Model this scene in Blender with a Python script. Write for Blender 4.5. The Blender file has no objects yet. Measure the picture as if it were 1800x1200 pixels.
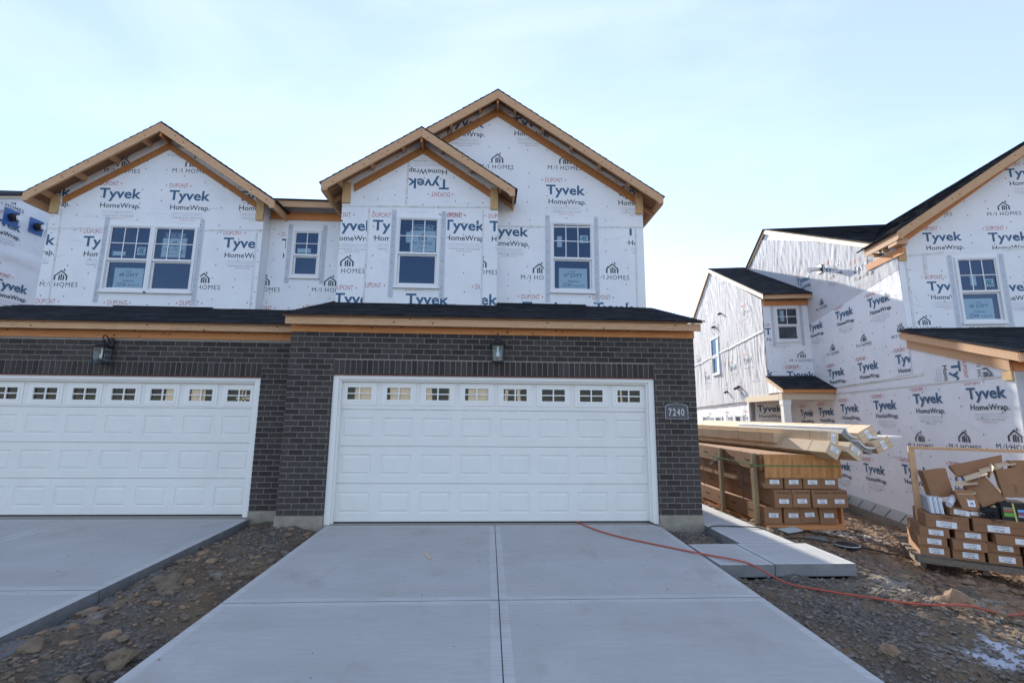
import bpy, math, random
from mathutils import Vector, Matrix, noise
random.seed(7)
scene = bpy.context.scene
COL = scene.collection
# ------------------------------------------------------------------ camera, world, sun
cd = bpy.data.cameras.new('camera'); cam = bpy.data.objects.new('camera', cd); COL.objects.link(cam)
scene.camera = cam
cd.sensor_width = 36.0; cd.lens = 16.05; cd.clip_start = 0.05; cd.clip_end = 3000
th, ps, ro = math.radians(8.99), math.radians(2.884), math.radians(0.5225)
fw = Vector((math.sin(ps)*math.cos(th), math.cos(ps)*math.cos(th), math.sin(th)))
rt0 = Vector((math.cos(ps), -math.sin(ps), 0)); up0 = rt0.cross(fw)
rt = math.cos(ro)*rt0 + math.sin(ro)*up0; up = -math.sin(ro)*rt0 + math.cos(ro)*up0
M = Matrix((rt, up, -fw)).transposed().to_4x4(); M.translation = Vector((-0.044, -6.877, 1.571))
cam.matrix_world = M
SUN_EL, SUN_AZ = 21.0, -2.2      # azimuth measured from +Y towards +X
world = bpy.data.worlds.new('World'); scene.world = world; world.use_nodes = True
wn = world.node_tree; wn.nodes.clear()
wo = wn.nodes.new('ShaderNodeOutputWorld'); wb = wn.nodes.new('ShaderNodeBackground')
sky = wn.nodes.new('ShaderNodeTexSky'); sky.sky_type = 'NISHITA'; sky.sun_disc = False
sky.sun_elevation = math.radians(SUN_EL); sky.sun_rotation = math.radians(SUN_AZ)
sky.air_density = 1.0; sky.dust_density = 0.15; sky.ozone_density = 1.4; sky.altitude = 200
wb.inputs['Strength'].default_value = 0.10
tc = wn.nodes.new('ShaderNodeTexCoord'); mp = wn.nodes.new('ShaderNodeMapping'); nz = wn.nodes.new('ShaderNodeTexNoise')
mp.inputs['Scale'].default_value = (1.0, 1.6, 3.2); mp.inputs['Rotation'].default_value = (0.2, 0.3, 0.5)
nz.inputs['Scale'].default_value = 1.7; nz.inputs['Detail'].default_value = 7; nz.inputs['Distortion'].default_value = 0.8
cr = wn.nodes.new('ShaderNodeValToRGB'); cr.color_ramp.elements[0].position = 0.45; cr.color_ramp.elements[1].position = 0.8
cr.color_ramp.elements[0].color = (.34, .34, .34, 1); cr.color_ramp.elements[1].color = (.56, .56, .56, 1)
mx = wn.nodes.new('ShaderNodeMix'); mx.data_type = 'RGBA'
wn.links.new(tc.outputs['Generated'], mp.inputs['Vector']); wn.links.new(mp.outputs[0], nz.inputs['Vector'])
wn.links.new(nz.outputs['Fac'], cr.inputs[0]); wn.links.new(cr.outputs[0], mx.inputs[0])
wn.links.new(sky.outputs[0], mx.inputs[6]); mx.inputs[7].default_value = (4.6, 5.3, 7.4, 1)
wn.links.new(mx.outputs[2], wb.inputs['Color']); wn.links.new(wb.outputs[0], wo.inputs['Surface'])
sl = bpy.data.lights.new('sun', 'SUN'); sl.energy = 3.4; sl.angle = math.radians(0.5); sl.color = (1.0, .93, .82)
so = bpy.data.objects.new('sun', sl); COL.objects.link(so)
sd = Vector((math.sin(math.radians(SUN_AZ))*math.cos(math.radians(SUN_EL)), math.cos(math.radians(SUN_AZ))*math.cos(math.radians(SUN_EL)), math.sin(math.radians(SUN_EL))))
so.rotation_euler = sd.to_track_quat('Z', 'Y').to_euler()
scene.view_settings.view_transform = 'Standard'; scene.view_settings.look = 'None'
scene.view_settings.exposure = 1.38; scene.view_settings.gamma = 1.0; scene.view_settings.use_curve_mapping = False
scene.render.engine = 'CYCLES'

# ------------------------------------------------------------------ materials
def mat(name, c, rough=.7, metal=0.0, spec=.5, var=0, vscale=6, bump=0, bscale=30, bstretch=None, c2=None, detail=5, objrand=0, stretch=None, thr=None):
    m = bpy.data.materials.new(name); m.use_nodes = True; nt = m.node_tree; b = nt.nodes['Principled BSDF']
    b.inputs['Roughness'].default_value = rough; b.inputs['Metallic'].default_value = metal
    b.inputs['Specular IOR Level'].default_value = spec
    b.inputs['Base Color'].default_value = (*c, 1)
    t = nt.nodes.new('ShaderNodeTexCoord')
    out = None
    if var or c2:
        n = nt.nodes.new('ShaderNodeTexNoise'); n.inputs['Scale'].default_value = vscale; n.inputs['Detail'].default_value = detail
        n.inputs['Roughness'].default_value = .6
        if stretch:
            q = nt.nodes.new('ShaderNodeMapping'); q.inputs['Scale'].default_value = stretch
            nt.links.new(t.outputs['Object'], q.inputs[0]); nt.links.new(q.outputs[0], n.inputs['Vector'])
        else: nt.links.new(t.outputs['Object'], n.inputs['Vector'])
        r = nt.nodes.new('ShaderNodeValToRGB'); lo, hi = thr or (.3, .7)
        r.color_ramp.elements[0].position = lo; r.color_ramp.elements[1].position = hi
        cc = c2 or tuple(min(1, x*(1+var)) for x in c); c1 = c if c2 else tuple(x*(1-var) for x in c)
        r.color_ramp.elements[0].color = (*c1, 1); r.color_ramp.elements[1].color = (*cc, 1)
        nt.links.new(n.outputs['Fac'], r.inputs[0]); out = r.outputs[0]
    if objrand:
        oi = nt.nodes.new('ShaderNodeObjectInfo'); mr = nt.nodes.new('ShaderNodeMapRange')
        mr.inputs[3].default_value = 1-objrand; mr.inputs[4].default_value = 1+objrand
        nt.links.new(oi.outputs['Random'], mr.inputs[0])
        vm = nt.nodes.new('ShaderNodeVectorMath'); vm.operation = 'SCALE'
        if out: nt.links.new(out, vm.inputs[0])
        else: vm.inputs[0].default_value = c
        nt.links.new(mr.outputs[0], vm.inputs['Scale']); out = vm.outputs[0]
    if out: nt.links.new(out, b.inputs['Base Color'])
    if bump:
        n2 = nt.nodes.new('ShaderNodeTexNoise'); n2.inputs['Scale'].default_value = bscale; n2.inputs['Detail'].default_value = 6
        if bstretch:
            q = nt.nodes.new('ShaderNodeMapping'); q.inputs['Scale'].default_value = bstretch
            nt.links.new(t.outputs['Object'], q.inputs[0]); nt.links.new(q.outputs[0], n2.inputs['Vector'])
        else: nt.links.new(t.outputs['Object'], n2.inputs['Vector'])
        bp = nt.nodes.new('ShaderNodeBump'); bp.inputs['Strength'].default_value = bump; bp.inputs['Distance'].default_value = .03 if 'wrap' in name else .01
        nt.links.new(n2.outputs['Fac'], bp.inputs['Height']); nt.links.new(bp.outputs[0], b.inputs['Normal'])
    return m
WRAP = mat('house_wrap', (.82, .83, .84), .75, var=.03, vscale=2.2, bump=.8, bscale=3.2, bstretch=(1.3, 1.3, .55), spec=.2)
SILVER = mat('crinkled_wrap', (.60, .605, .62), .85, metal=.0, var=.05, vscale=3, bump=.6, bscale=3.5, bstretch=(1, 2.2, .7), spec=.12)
BLUE = mat('print_blue', (.035, .11, .21), .6, var=.12, vscale=25)
DARK = mat('print_black', (.03, .04, .065), .6)
RED = mat('print_red', (.52, .13, .13), .6)
GREY = mat('print_grey', (.38, .40, .46), .6)
TAPE = mat('flashing_tape_wrap', (.66, .69, .74), .4)
HATCH = mat('flashing_print', (.27, .31, .37), .6)
SEAMT = mat('seam_tape', (.66, .67, .66), .35, c2=(.50, .46, .38), vscale=9, thr=(.5, .68))
LUM = mat('pine_lumber', (.66, .41, .235), .75, c2=(.51, .29, .145), vscale=3.5, stretch=(1.2, 12, 22), bump=.2, bscale=60, objrand=.08)
BEAM = mat('treated_beam', (.70, .30, .11), .75, c2=(.52, .21, .07), vscale=3, stretch=(1.0, 10, 20), bump=.2, bscale=50, objrand=.06)
OSB = mat('strand_board', (.56, .22, .07), .8, c2=(.30, .14, .045), vscale=22, stretch=(1, 1, 2.2), bump=.5, bscale=60)
DECK = mat('roof_deck_board', (.36, .20, .105), .85, c2=(.26, .14, .075), vscale=14, bump=.3)
BLOCKW = mat('plywood_block', (.62, .42, .20), .75, c2=(.5, .32, .15), vscale=5, stretch=(4, 4, 1))
KNOT = mat('wood_knot', (.10, .045, .02), .8)
SHIN = mat('shingle', (.020, .022, .028), .92, var=.45, vscale=140, bump=.8, bscale=260, spec=.2)
SHIN2 = mat('shingle_light', (.036, .038, .046), .92, var=.4, vscale=140, bump=.8, bscale=260, spec=.2)
BRICK = mat('dark_brick', (.041, .035, .032), .8, c2=(.064, .054, .049), vscale=24, bump=.6, bscale=90, objrand=.32, spec=.3)
MORTAR = mat('mortar', (.29, .26, .22), .95, var=.18, vscale=30, bump=.5, bscale=140)
WHITE = mat('white_paint', (.80, .785, .74), .38, var=.012, vscale=3)
DOORW = mat('garage_door_paint', (.76, .745, .70), .45, var=.02, vscale=5, bump=.12, bscale=9, bstretch=(4, 1, 60))
VINYL = mat('white_vinyl', (.76, .76, .76), .4)
BLACK = mat('black_metal', (.012, .013, .017), .45)
RUB = mat('black_rubber', (.012, .012, .013), .6)
LINTEL = mat('primed_lintel', (.12, .035, .022), .7)
FOUND = mat('foundation_concrete', (.36, .32, .25), .9, c2=(.25, .22, .17), vscale=7, bump=.7, bscale=40)
CONC = mat('driveway_concrete', (.40, .393, .372), .85, c2=(.47, .463, .445), vscale=1.6, bump=.35, bscale=60, bstretch=(1, 14, 1), thr=(.25, .75), detail=10)
CONC2 = mat('troweled_edge', (.49, .482, .46), .75, var=.05, vscale=4, bump=.1, bscale=60)
CONCD = mat('form_face_concrete', (.20, .20, .195), .9, var=.2, vscale=6, bump=.5, bscale=50)
CARD = mat('cardboard', (.29, .145, .068), .8, var=.10, vscale=5, objrand=.10, bump=.1, bscale=20)
CARDL = mat('pale_cardboard', (.62, .46, .29), .8, var=.08, vscale=6, objrand=.06)
TAPEB = mat('packing_label', (.78, .79, .80), .5)
INK = mat('label_ink', (.03, .03, .035), .6)
STAMP = mat('box_stamp', (.10, .045, .025), .7)
PLY = mat('plywood', (.60, .30, .10), .75, c2=(.36, .14, .04), vscale=3.2, stretch=(6, 6, 1.0), bump=.2)
OLDW = mat('weathered_wood', (.22, .17, .12), .85, c2=(.13, .10, .075), vscale=6, stretch=(1, 8, 8), bump=.4)
POSTW = mat('stake_wood', (.34, .24, .13), .8, c2=(.22, .15, .08), vscale=6, stretch=(8, 8, 1), bump=.3)
STRAP = mat('green_strap', (.05, .17, .06), .4)
STRAPB = mat('dark_strap', (.035, .03, .05), .4)
YSTRAP = mat('yellow_strap', (.5, .52, .15), .4)
ORANGE = mat('orange_hose', (.42, .07, .035), .5)
FOAM = mat('foam_strip', (.55, .58, .56), .6)
FOAMG = mat('foam_strip_mark', (.06, .13, .10), .6)
SILVM = mat('foil_faced_strip', (.72, .73, .78), .3, metal=.2, var=.15, vscale=30)
GRAN = mat('cut_edge_grey', (.28, .27, .25), .7, var=.5, vscale=60)
PLQ = mat('plaque_grey', (.085, .088, .095), .5, metal=.2, var=.15, vscale=90)
PLQE = mat('plaque_silver', (.50, .51, .53), .35, metal=.3)
SIGN = mat('pale_paper', (.80, .88, .85), .7)
SIGNB = mat('sign_dark', (.04, .09, .15), .6)
GRNP = mat('sticker_green', (.03, .26, .12), .5)
CREAM = mat('lit_interior_cream', (.90, .70, .47), .7)  # brightness of the garage interior put into the colour of added cards
def stain(m, c, scale, lo, hi, fac, seed, stretch=(1, 1, 1)):
    nt = m.node_tree; b = nt.nodes['Principled BSDF']; src = b.inputs['Base Color'].links[0].from_socket
    t = nt.nodes.new('ShaderNodeTexCoord'); q = nt.nodes.new('ShaderNodeMapping'); q.inputs['Location'].default_value = (seed, seed*.7, 0); q.inputs['Scale'].default_value = stretch
    n = nt.nodes.new('ShaderNodeTexNoise'); n.inputs['Scale'].default_value = scale; n.inputs['Detail'].default_value = 9; n.inputs['Roughness'].default_value = .68
    r = nt.nodes.new('ShaderNodeMapRange'); r.inputs[1].default_value = lo; r.inputs[2].default_value = hi; r.inputs[4].default_value = fac
    x = nt.nodes.new('ShaderNodeMix'); x.data_type = 'RGBA'
    nt.links.new(t.outputs['Object'], q.inputs[0]); nt.links.new(q.outputs[0], n.inputs['Vector']); nt.links.new(n.outputs['Fac'], r.inputs[0]); nt.links.new(r.outputs[0], x.inputs[0])
    nt.links.new(src, x.inputs[6]); x.inputs[7].default_value = (*c, 1); nt.links.new(x.outputs[2], b.inputs['Base Color'])
for m_ in (CONC, CONC2):
    stain(m_, (.30, .245, .17), 1.7, .56, .74, .55, 3, (1, .6, 1)); stain(m_, (.16, .12, .08), 26, .66, .74, .6, 9); stain(m_, (.36, .34, .30), .8, .5, .7, .5, 17, (.5, 2, 1)); stain(m_, (.55, .55, .54), 7, .6, .75, .4, 23, (.3, 3, 1))
    stain(m_, (.33, .325, .31), 30, .48, .62, .35, 31, (.12, 3.2, 1)); stain(m_, (.24, .19, .13), 5, .66, .76, .45, 41)
stain(WRAP, (.60, .56, .50), 3.5, .64, .78, .35, 5);     stain(m_, (.33, .325, .31), 30, .48, .62, .35, 31, (.12, 3.2, 1)); stain(m_, (.24, .19, .13), 5, .66, .76, .45, 41)
stain(WRAP, (.70, .72, .78), .9, .5, .7, .5, 8); stain(BRICK, (.16, .15, .14), 14, .66, .8, .5, 4); stain(DOORW, (.67, .655, .62), 1.3, .5, .75, .6, 6); stain(FOUND, (.12, .10, .07), 9, .6, .7, .5, 7)
INTER = mat('garage_interior', (.30, .27, .23), .9)
FASC = mat('cream_trim', (.60, .48, .33), .6)
DIRT = None
def glassmat(name, tint, rf, gc=(.36, .60, 1)):
    m = bpy.data.materials.new(name); m.use_nodes = True; nt = m.node_tree; nt.nodes.clear()
    o = nt.nodes.new('ShaderNodeOutputMaterial'); mxs = nt.nodes.new('ShaderNodeMixShader')
    tr = nt.nodes.new('ShaderNodeBsdfTransparent'); gl = nt.nodes.new('ShaderNodeBsdfGlossy'); fr = nt.nodes.new('ShaderNodeFresnel')
    tr.inputs[0].default_value = (*tint, 1); gl.inputs['Roughness'].default_value = .02; gl.inputs[0].default_value = (*gc, 1)
    fr.inputs[0].default_value = rf
    nt.links.new(fr.outputs[0], mxs.inputs[0]); nt.links.new(tr.outputs[0], mxs.inputs[1]); nt.links.new(gl.outputs[0], mxs.inputs[2])
    nt.links.new(mxs.outputs[0], o.inputs[0]); return m
GLASS = glassmat('window_glass', (.92, .97, .96), 1.95, (.36, .55, .86))
CLEAR = glassmat('lamp_glass', (.88, .95, .98), 1.5, (.8, .9, 1))
GARG = glassmat('garage_glass', (.97, .97, .96), 1.4, (.8, .85, .9))
BULB = mat('frosted_bulb', (.8, .85, .9), .2)

# ------------------------------------------------------------------ object helpers
WL = {}
def link(o, parent=None):
    COL.objects.link(o)
    if parent is not None:
        o.parent = parent
        o.location = Vector(o.location) - WL[parent.name]
        WL[o.name] = WL[parent.name] + Vector(o.location)
    else: WL[o.name] = Vector(o.location)
    return o
def mesh(name, V, F, mats, parent=None, idx=None, smooth=False, loc=(0, 0, 0)):
    me = bpy.data.meshes.new(name); me.from_pydata([tuple(v) for v in V], [], F)
    for m in (mats if isinstance(mats, (list, tuple)) else [mats]): me.materials.append(m)
    if idx: me.polygons.foreach_set('material_index', idx)
    if smooth: me.polygons.foreach_set('use_smooth', [True]*len(F))
    me.update()
    o = bpy.data.objects.new(name, me); o.location = loc
    return link(o, parent)
def empty(name, loc=(0, 0, 0)):
    o = bpy.data.objects.new(name, None); o.location = loc; o.empty_display_size = .1
    return link(o)
def tag(o, label, cat, group=None, kind=None):
    if kind: o['kind'] = kind
    if label: o['label'] = label
    if cat: o['category'] = cat
    if group: o['group'] = group
    return o
class Fr:   # a wall frame: a = along, b = up, c = out of the wall
    def __init__(s, O, u, n, w=(0, 0, 1)): s.O = Vector(O); s.u = Vector(u); s.n = Vector(n); s.w = Vector(w)
    def __call__(s, a, b, c=0): return s.O + s.u*a + s.w*b + s.n*c
def front(Y): return Fr((0, Y, 0), (1, 0, 0), (0, -1, 0))
def leftface(X): return Fr((X, 0, 0), (0, -1, 0), (-1, 0, 0))
def rightface(X): return Fr((X, 0, 0), (0, 1, 0), (1, 0, 0))
class MB:
    def __init__(s): s.V = []; s.F = []; s.I = []
    def quad(s, pts, i=0):
        n = len(s.V); s.V += [Vector(p) for p in pts]; s.F.append(tuple(range(n, n+len(pts)))); s.I.append(i)
    def hexa(s, P, i=0):
        n = len(s.V); s.V += [Vector(p) for p in P]
        for f in ((0, 3, 2, 1), (4, 5, 6, 7), (0, 1, 5, 4), (1, 2, 6, 5), (2, 3, 7, 6), (3, 0, 4, 7)):
            s.F.append(tuple(n+k for k in f)); s.I.append(i)
    def fbox(s, fr, a0, a1, b0, b1, c0, c1, i=0):
        s.hexa([fr(a0, b0, c1), fr(a1, b0, c1), fr(a1, b1, c1), fr(a0, b1, c1), fr(a0, b0, c0), fr(a1, b0, c0), fr(a1, b1, c0), fr(a0, b1, c0)], i)
    def box(s, x0, x1, y0, y1, z0, z1, i=0): s.fbox(front(0), x0, x1, z0, z1, -y1, -y0, i)
    def prism(s, fr, poly, c0, c1, i=0):
        n = len(s.V); k = len(poly)
        s.V += [fr(a, b, c1) for a, b in poly] + [fr(a, b, c0) for a, b in poly]
        s.F.append(tuple(n+j for j in range(k))); s.F.append(tuple(n+k+j for j in reversed(range(k)))); s.I += [i, i]
        for j in range(k):
            s.F.append((n+j, n+k+j, n+k+(j+1) % k, n+(j+1) % k)); s.I.append(i)
    def rbox(s, C, R, dx, dy, dz, i=0):   # rotated box, centre C, rotation R (3x3), full sizes
        P = []
        for z in (-.5, .5):
            for x, y in ((-.5, -.5), (.5, -.5), (.5, .5), (-.5, .5)): P.append(Vector(C) + R @ Vector((x*dx, y*dy, z*dz)))
        s.hexa(P, i)
    def tube(s, pts, r, n=8, i=0, rr=None):
        base = len(s.V); pts = [Vector(p) for p in pts]
        for k, p in enumerate(pts):
            d = (pts[min(k+1, len(pts)-1)] - pts[max(k-1, 0)]).normalized()
            a = d.cross(Vector((0, 0, 1)));
            if a.length < .01: a = d.cross(Vector((1, 0, 0)))
            a.normalize(); b = d.cross(a); q = rr[k] if rr else r
            for j in range(n):
                t = 2*math.pi*j/n; s.V.append(p + a*math.cos(t)*q + b*math.sin(t)*q)
        for k in range(len(pts)-1):
            for j in range(n):
                s.F.append((base+k*n+j, base+k*n+(j+1) % n, base+(k+1)*n+(j+1) % n, base+(k+1)*n+j)); s.I.append(i)
        s.F.append(tuple(base+j for j in reversed(range(n)))); s.F.append(tuple(base+(len(pts)-1)*n+j for j in range(n))); s.I += [i, i]
    def lathe(s, C, prof, n=12, i=0):
        base = len(s.V); C = Vector(C)
        for r, z in prof:
            for j in range(n):
                t = 2*math.pi*j/n; s.V.append(C + Vector((r*math.cos(t), r*math.sin(t), z)))
        for k in range(len(prof)-1):
            for j in range(n):
                s.F.append((base+k*n+j, base+k*n+(j+1) % n, base+(k+1)*n+(j+1) % n, base+(k+1)*n+j)); s.I.append(i)
    def build(s, name, mats, parent=None, smooth=False, stuff=False, label=None):
        if not s.F: return None
        o = mesh(name, s.V, s.F, mats, parent, s.I, smooth)
        if stuff: o['kind'] = 'stuff'
        if label: o['label'] = label
        return o
def part(name, fr, a0, a1, b0, b1, c0, c1, m, parent):
    q = MB(); q.fbox(fr, a0, a1, b0, b1, c0, c1); return q.build(name, m, parent)

# ------------------------------------------------------------------ flat print (text and marks)
def clip_half(poly, nx, ny, d):     # keep nx*x+ny*y <= d
    out = []
    for k in range(len(poly)):
        p, q = poly[k], poly[(k+1) % len(poly)]
        sp, sq = nx*p[0]+ny*p[1]-d, nx*q[0]+ny*q[1]-d
        if sp <= 0: out.append(p)
        if (sp < 0 < sq) or (sq < 0 < sp):
            t = sp/(sp-sq); out.append((p[0]+t*(q[0]-p[0]), p[1]+t*(q[1]-p[1])))
    return out if len(out) > 2 else []
def clip_conv(poly, conv):          # conv counter-clockwise
    for k in range(len(conv)):
        a, b = conv[k], conv[(k+1) % len(conv)]
        nx, ny = b[1]-a[1], -(b[0]-a[0])
        poly = clip_half(poly, nx, ny, nx*a[0]+ny*a[1])
        if not poly: return []
    return poly
def sub_rect(polys, r):
    x0, x1, y0, y1 = r; out = []
    for p in polys:
        xs = [v[0] for v in p]; ys = [v[1] for v in p]
        if max(xs) <= x0 or min(xs) >= x1 or max(ys) <= y0 or min(ys) >= y1: out.append(p); continue
        a = clip_half(p, 1, 0, x0); b = clip_half(p, -1, 0, -x1)
        m = clip_half(clip_half(p, 1, 0, x1), -1, 0, -x0) if True else []
        c = clip_half(m, 0, 1, y0) if m else []; d = clip_half(m, 0, -1, -y1) if m else []
        out += [q for q in (a, b, c, d) if q]
    return out
TXT = {}
def text_tris(s, bold=0.0, space=1.0):
    k = (s, bold, space)
    if k in TXT: return TXT[k]
    cu = bpy.data.curves.new('t', 'FONT'); cu.body = s; cu.offset = bold; cu.space_character = space; cu.resolution_u = 2
    o = bpy.data.objects.new('t', cu); COL.objects.link(o)
    dg = bpy.context.evaluated_depsgraph_get(); me = bpy.data.meshes.new_from_object(o.evaluated_get(dg))
    me.calc_loop_triangles()
    tr = [tuple((me.vertices[i].co.x, me.vertices[i].co.y) for i in t.vertices) for t in me.loop_triangles]
    xs = [p[0] for t in tr for p in t]; x0, x1 = min(xs), max(xs)
    tr = [tuple((x-x0, y) for x, y in t) for t in tr]
    bpy.data.objects.remove(o); bpy.data.curves.remove(cu); bpy.data.meshes.remove(me)
    TXT[k] = (tr, x1-x0); return TXT[k]
CAPH = None
def put_text(s, x, y, w, cap, bold=0.0, space=1.0, rot=0, slant=0, mi=0):
    global CAPH
    if CAPH is None: CAPH = max(p[1] for t in text_tris('H')[0] for p in t)
    tr, tw = text_tris(s, bold, space); sx = w/tw; sy = cap/CAPH
    c, q = math.cos(rot), math.sin(rot); out = []
    for t in tr:
        pp = []
        for a, b in t:
            a, b = a*sx + b*sy*slant, b*sy
            pp.append((x + a*c - b*q, y + a*q + b*c))
        out.append((pp, mi))
    return out
def ccw(p):
    A = sum(p[k][0]*p[(k+1) % len(p)][1]-p[(k+1) % len(p)][0]*p[k][1] for k in range(len(p)))
    return p if A > 0 else p[::-1]
def rect(x0, y0, x1, y1, mi=0): return ([(x0, y0), (x1, y0), (x1, y1), (x0, y1)], mi)
def house_mark(x, y, s, mi=1):      # the builder's mark: gabled outline with a chimney and three strokes
    P = []
    def poly(pts): P.append(([(x+a*s, y+b*s) for a, b in pts], mi))
    poly([(-.50, 0), (-.38, 0), (-.38, .42), (-.50, .36)]); poly([(.38, 0), (.50, 0), (.50, .36), (.38, .42)])
    poly([(-.50, .36), (-.38, .34), (.02, .68), (.02, .82)]); poly([(.50, .36), (.38, .34), (.02, .68), (.02, .82)])
    poly([(-.16, 0), (-.05, 0), (-.05, .47), (-.16, .38)]); poly([(.0, 0), (.10, 0), (.10, .50), (.0, .50)])
    poly([(.16, 0), (.27, 0), (.27, .34), (.16, .44)]); poly([(.16, .76), (.26, .68), (.26, .90), (.16, .90)])
    return P
def blk_T(x, y, s=1.0):             # big word, product word, red oval word and the small lines
    P = put_text('Tyvek', x, y, .83*s, .205*s, .024, 1.0, mi=0)
    P += put_text('HomeWrap.', x+.05*s, y-.215*s, .80*s, .105*s, .012, mi=1)
    P += dup_mark(x-.05*s, y+.27*s, s)
    P += put_text('WEATHERIZATION SYSTEMS', x+.10*s, y-.30*s, .62*s, .018*s, mi=3)
    P.append(rect(x+.08*s, y-.345*s, x+.80*s, y-.341*s, 3)); P.append(rect(x+.12*s, y-.318*s, x+.70*s, y-.315*s, 3))
    P += put_text('FOR BUILDER USE ONLY - INSTALL PER GUIDE', x+.13*s, y-.40*s, .60*s, .020*s, mi=1)
    P += put_text('MADE IN THE USA', x+.28*s, y-.45*s, .30*s, .022*s, mi=2)
    return P
def dup_mark(x, y, s=1.0):
    P = put_text('DUPONT', x+.03*s, y, .37*s, .095*s, 0, 1.0, mi=2)
    for a, d in ((x-.03*s, -1), (x+.46*s, 1)):
        P.append(([(a-.018*s, y+.048*s), (a, y+.030*s), (a+.018*s, y+.048*s), (a, y+.066*s)], 2))
    return P
def blk_M(x, y, s=1.0):
    P = put_text('M', x, y, .085*s, .092*s, mi=1) + put_text('/', x+.115*s, y, .03*s, .088*s, slant=.3, mi=1) + put_text('I', x+.185*s, y, .014*s, .092*s, mi=1)
    P += put_text('HOMES', x+.27*s, y, .45*s, .092*s, 0, 1.15, mi=1)
    return P + house_mark(x+.37*s, y+.135*s, .26*s)
def xf(P, ox, oy, rot):
    c, q = math.cos(rot), math.sin(rot)
    return [([(ox+(a-ox)*c-(b-oy)*q, oy+(a-ox)*q+(b-oy)*c) for a, b in p], m) for p, m in P]
def emit(name, fr, P, conv, holes, parent, c=.004, mats=None, disp=None):
    q = MB()
    for p, mi in P:
        pl = clip_conv(ccw(p), conv) if conv else p
        if not pl: continue
        for r in sub_rect([pl], holes[0]) if len(holes) == 1 else subs([pl], holes):
            if len(r) > 2: q.quad([fr(a, b, c + (disp(a, b) if disp else 0)) for a, b in r], mi)
    return q.build(name, mats or [BLUE, DARK, RED, GREY], parent)
def subs(polys, holes):
    for h in holes: polys = sub_rect(polys, h)
    return polys
def wall(name, fr, poly, holes, c0, c1, m, parent):
    q = MB()
    for p in subs([ccw(poly)], holes): q.prism(fr, p, c0, c1)
    return q.build(name, m, parent)
def nails(fr, conv, holes, parent, c=.003, sp=.41, seed=1, disp=None):
    rnd = random.Random(seed); q = MB(); xs = [p[0] for p in conv]; ys = [p[1] for p in conv]
    a = min(xs)+.1
    while a < max(xs):
        b = min(ys)+rnd.random()*.3
        while b < max(ys):
            aa, bb = a+rnd.uniform(-.03, .03), b+rnd.uniform(-.08, .08); r = .011
            oc = [(aa+r*math.cos(k*math.pi/3), bb+r*math.sin(k*math.pi/3)) for k in range(6)]
            if len(clip_conv(oc, conv)) == 6 and not any(h[0]-.03 < aa < h[1]+.03 and h[2]-.03 < bb < h[3]+.03 for h in holes):
                q.prism(fr, oc, c+(disp(aa, bb) if disp else 0), c+.004+(disp(aa, bb) if disp else 0))
            b += rnd.choice((.28, .34, .45))
        a += sp
    return q.build('cap_nail', DARK, parent, stuff=True)
def seam(fr, pts, w, parent, c=.0045, seed=0, conv=None):     # a slightly ragged tape strip along a line
    rnd = random.Random(seed); q = MB()
    for (a0, b0), (a1, b1) in zip(pts[:-1], pts[1:]):
        L = math.hypot(a1-a0, b1-b0); n = max(2, int(L/.16)); ux, uy = (a1-a0)/L, (b1-b0)/L
        pr = None
        for k in range(n+1):
            t = k/n; x, y = a0+(a1-a0)*t, b0+(b1-b0)*t
            w0, w1 = w*(.5+rnd.uniform(-.06, .06)), w*(.5+rnd.uniform(-.06, .06))
            cur = (x-uy*w0, y+ux*w0, x+uy*w1, y-ux*w1)
            if pr: q.prism(fr, [(pr[0], pr[1]), (pr[2], pr[3]), (cur[2], cur[3]), (cur[0], cur[1])], c-.0035, c+rnd.uniform(0, .002))
            pr = cur
    return q.build('seam_tape', SEAMT, parent)
def creases(fr, segs, conv, holes, parent, c, seed=0, n=10):
    rnd = random.Random(seed); q = MB(); xs = [p[0] for p in conv]; ys = [p[1] for p in conv]
    for k in range(n):
        a, b = rnd.uniform(min(xs), max(xs)), rnd.uniform(min(ys), max(ys)); segs = segs+[(a, b, a+rnd.uniform(-.5, .5), b+rnd.uniform(-.25, .25))]
    for a0, b0, a1, b1 in segs:
        L = math.hypot(a1-a0, b1-b0)
        if L < .08: continue
        ux, uy = (a1-a0)/L, (b1-b0)/L; m = max(4, int(L/.05)); w = rnd.uniform(.006, .013); hh = rnd.uniform(.003, .007); ph0 = rnd.random()*6
        pts = [(a0+ux*L*t/m-uy*.012*math.sin(ph0+t*.5), b0+uy*L*t/m+ux*.012*math.sin(ph0+t*.5)) for t in range(m+1)]
        if any(not clip_conv([(p[0]-.01, p[1]-.01), (p[0]+.01, p[1]-.01), (p[0]+.01, p[1]+.01), (p[0]-.01, p[1]+.01)], ccw(conv)) or any(h[0] < p[0] < h[1] and h[2] < p[1] < h[3] for h in holes) for p in pts): continue
        for t in range(m):
            f0, f1 = math.sin(math.pi*t/m), math.sin(math.pi*(t+1)/m); (x0, y0), (x1, y1) = pts[t], pts[t+1]
            A = [fr(x0-uy*w*f0, y0+ux*w*f0, c), fr(x0, y0, c+hh*f0), fr(x0+uy*w*f0*.5, y0-ux*w*f0*.5, c)]; B = [fr(x1-uy*w*f1, y1+ux*w*f1, c), fr(x1, y1, c+hh*f1), fr(x1+uy*w*f1*.5, y1-ux*w*f1*.5, c)]
            q.quad([A[0], A[1], B[1], B[0]]); q.quad([A[1], A[2], B[2], B[1]])
    return q.build('wrap_creases', WRAP, parent, stuff=True)
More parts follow.
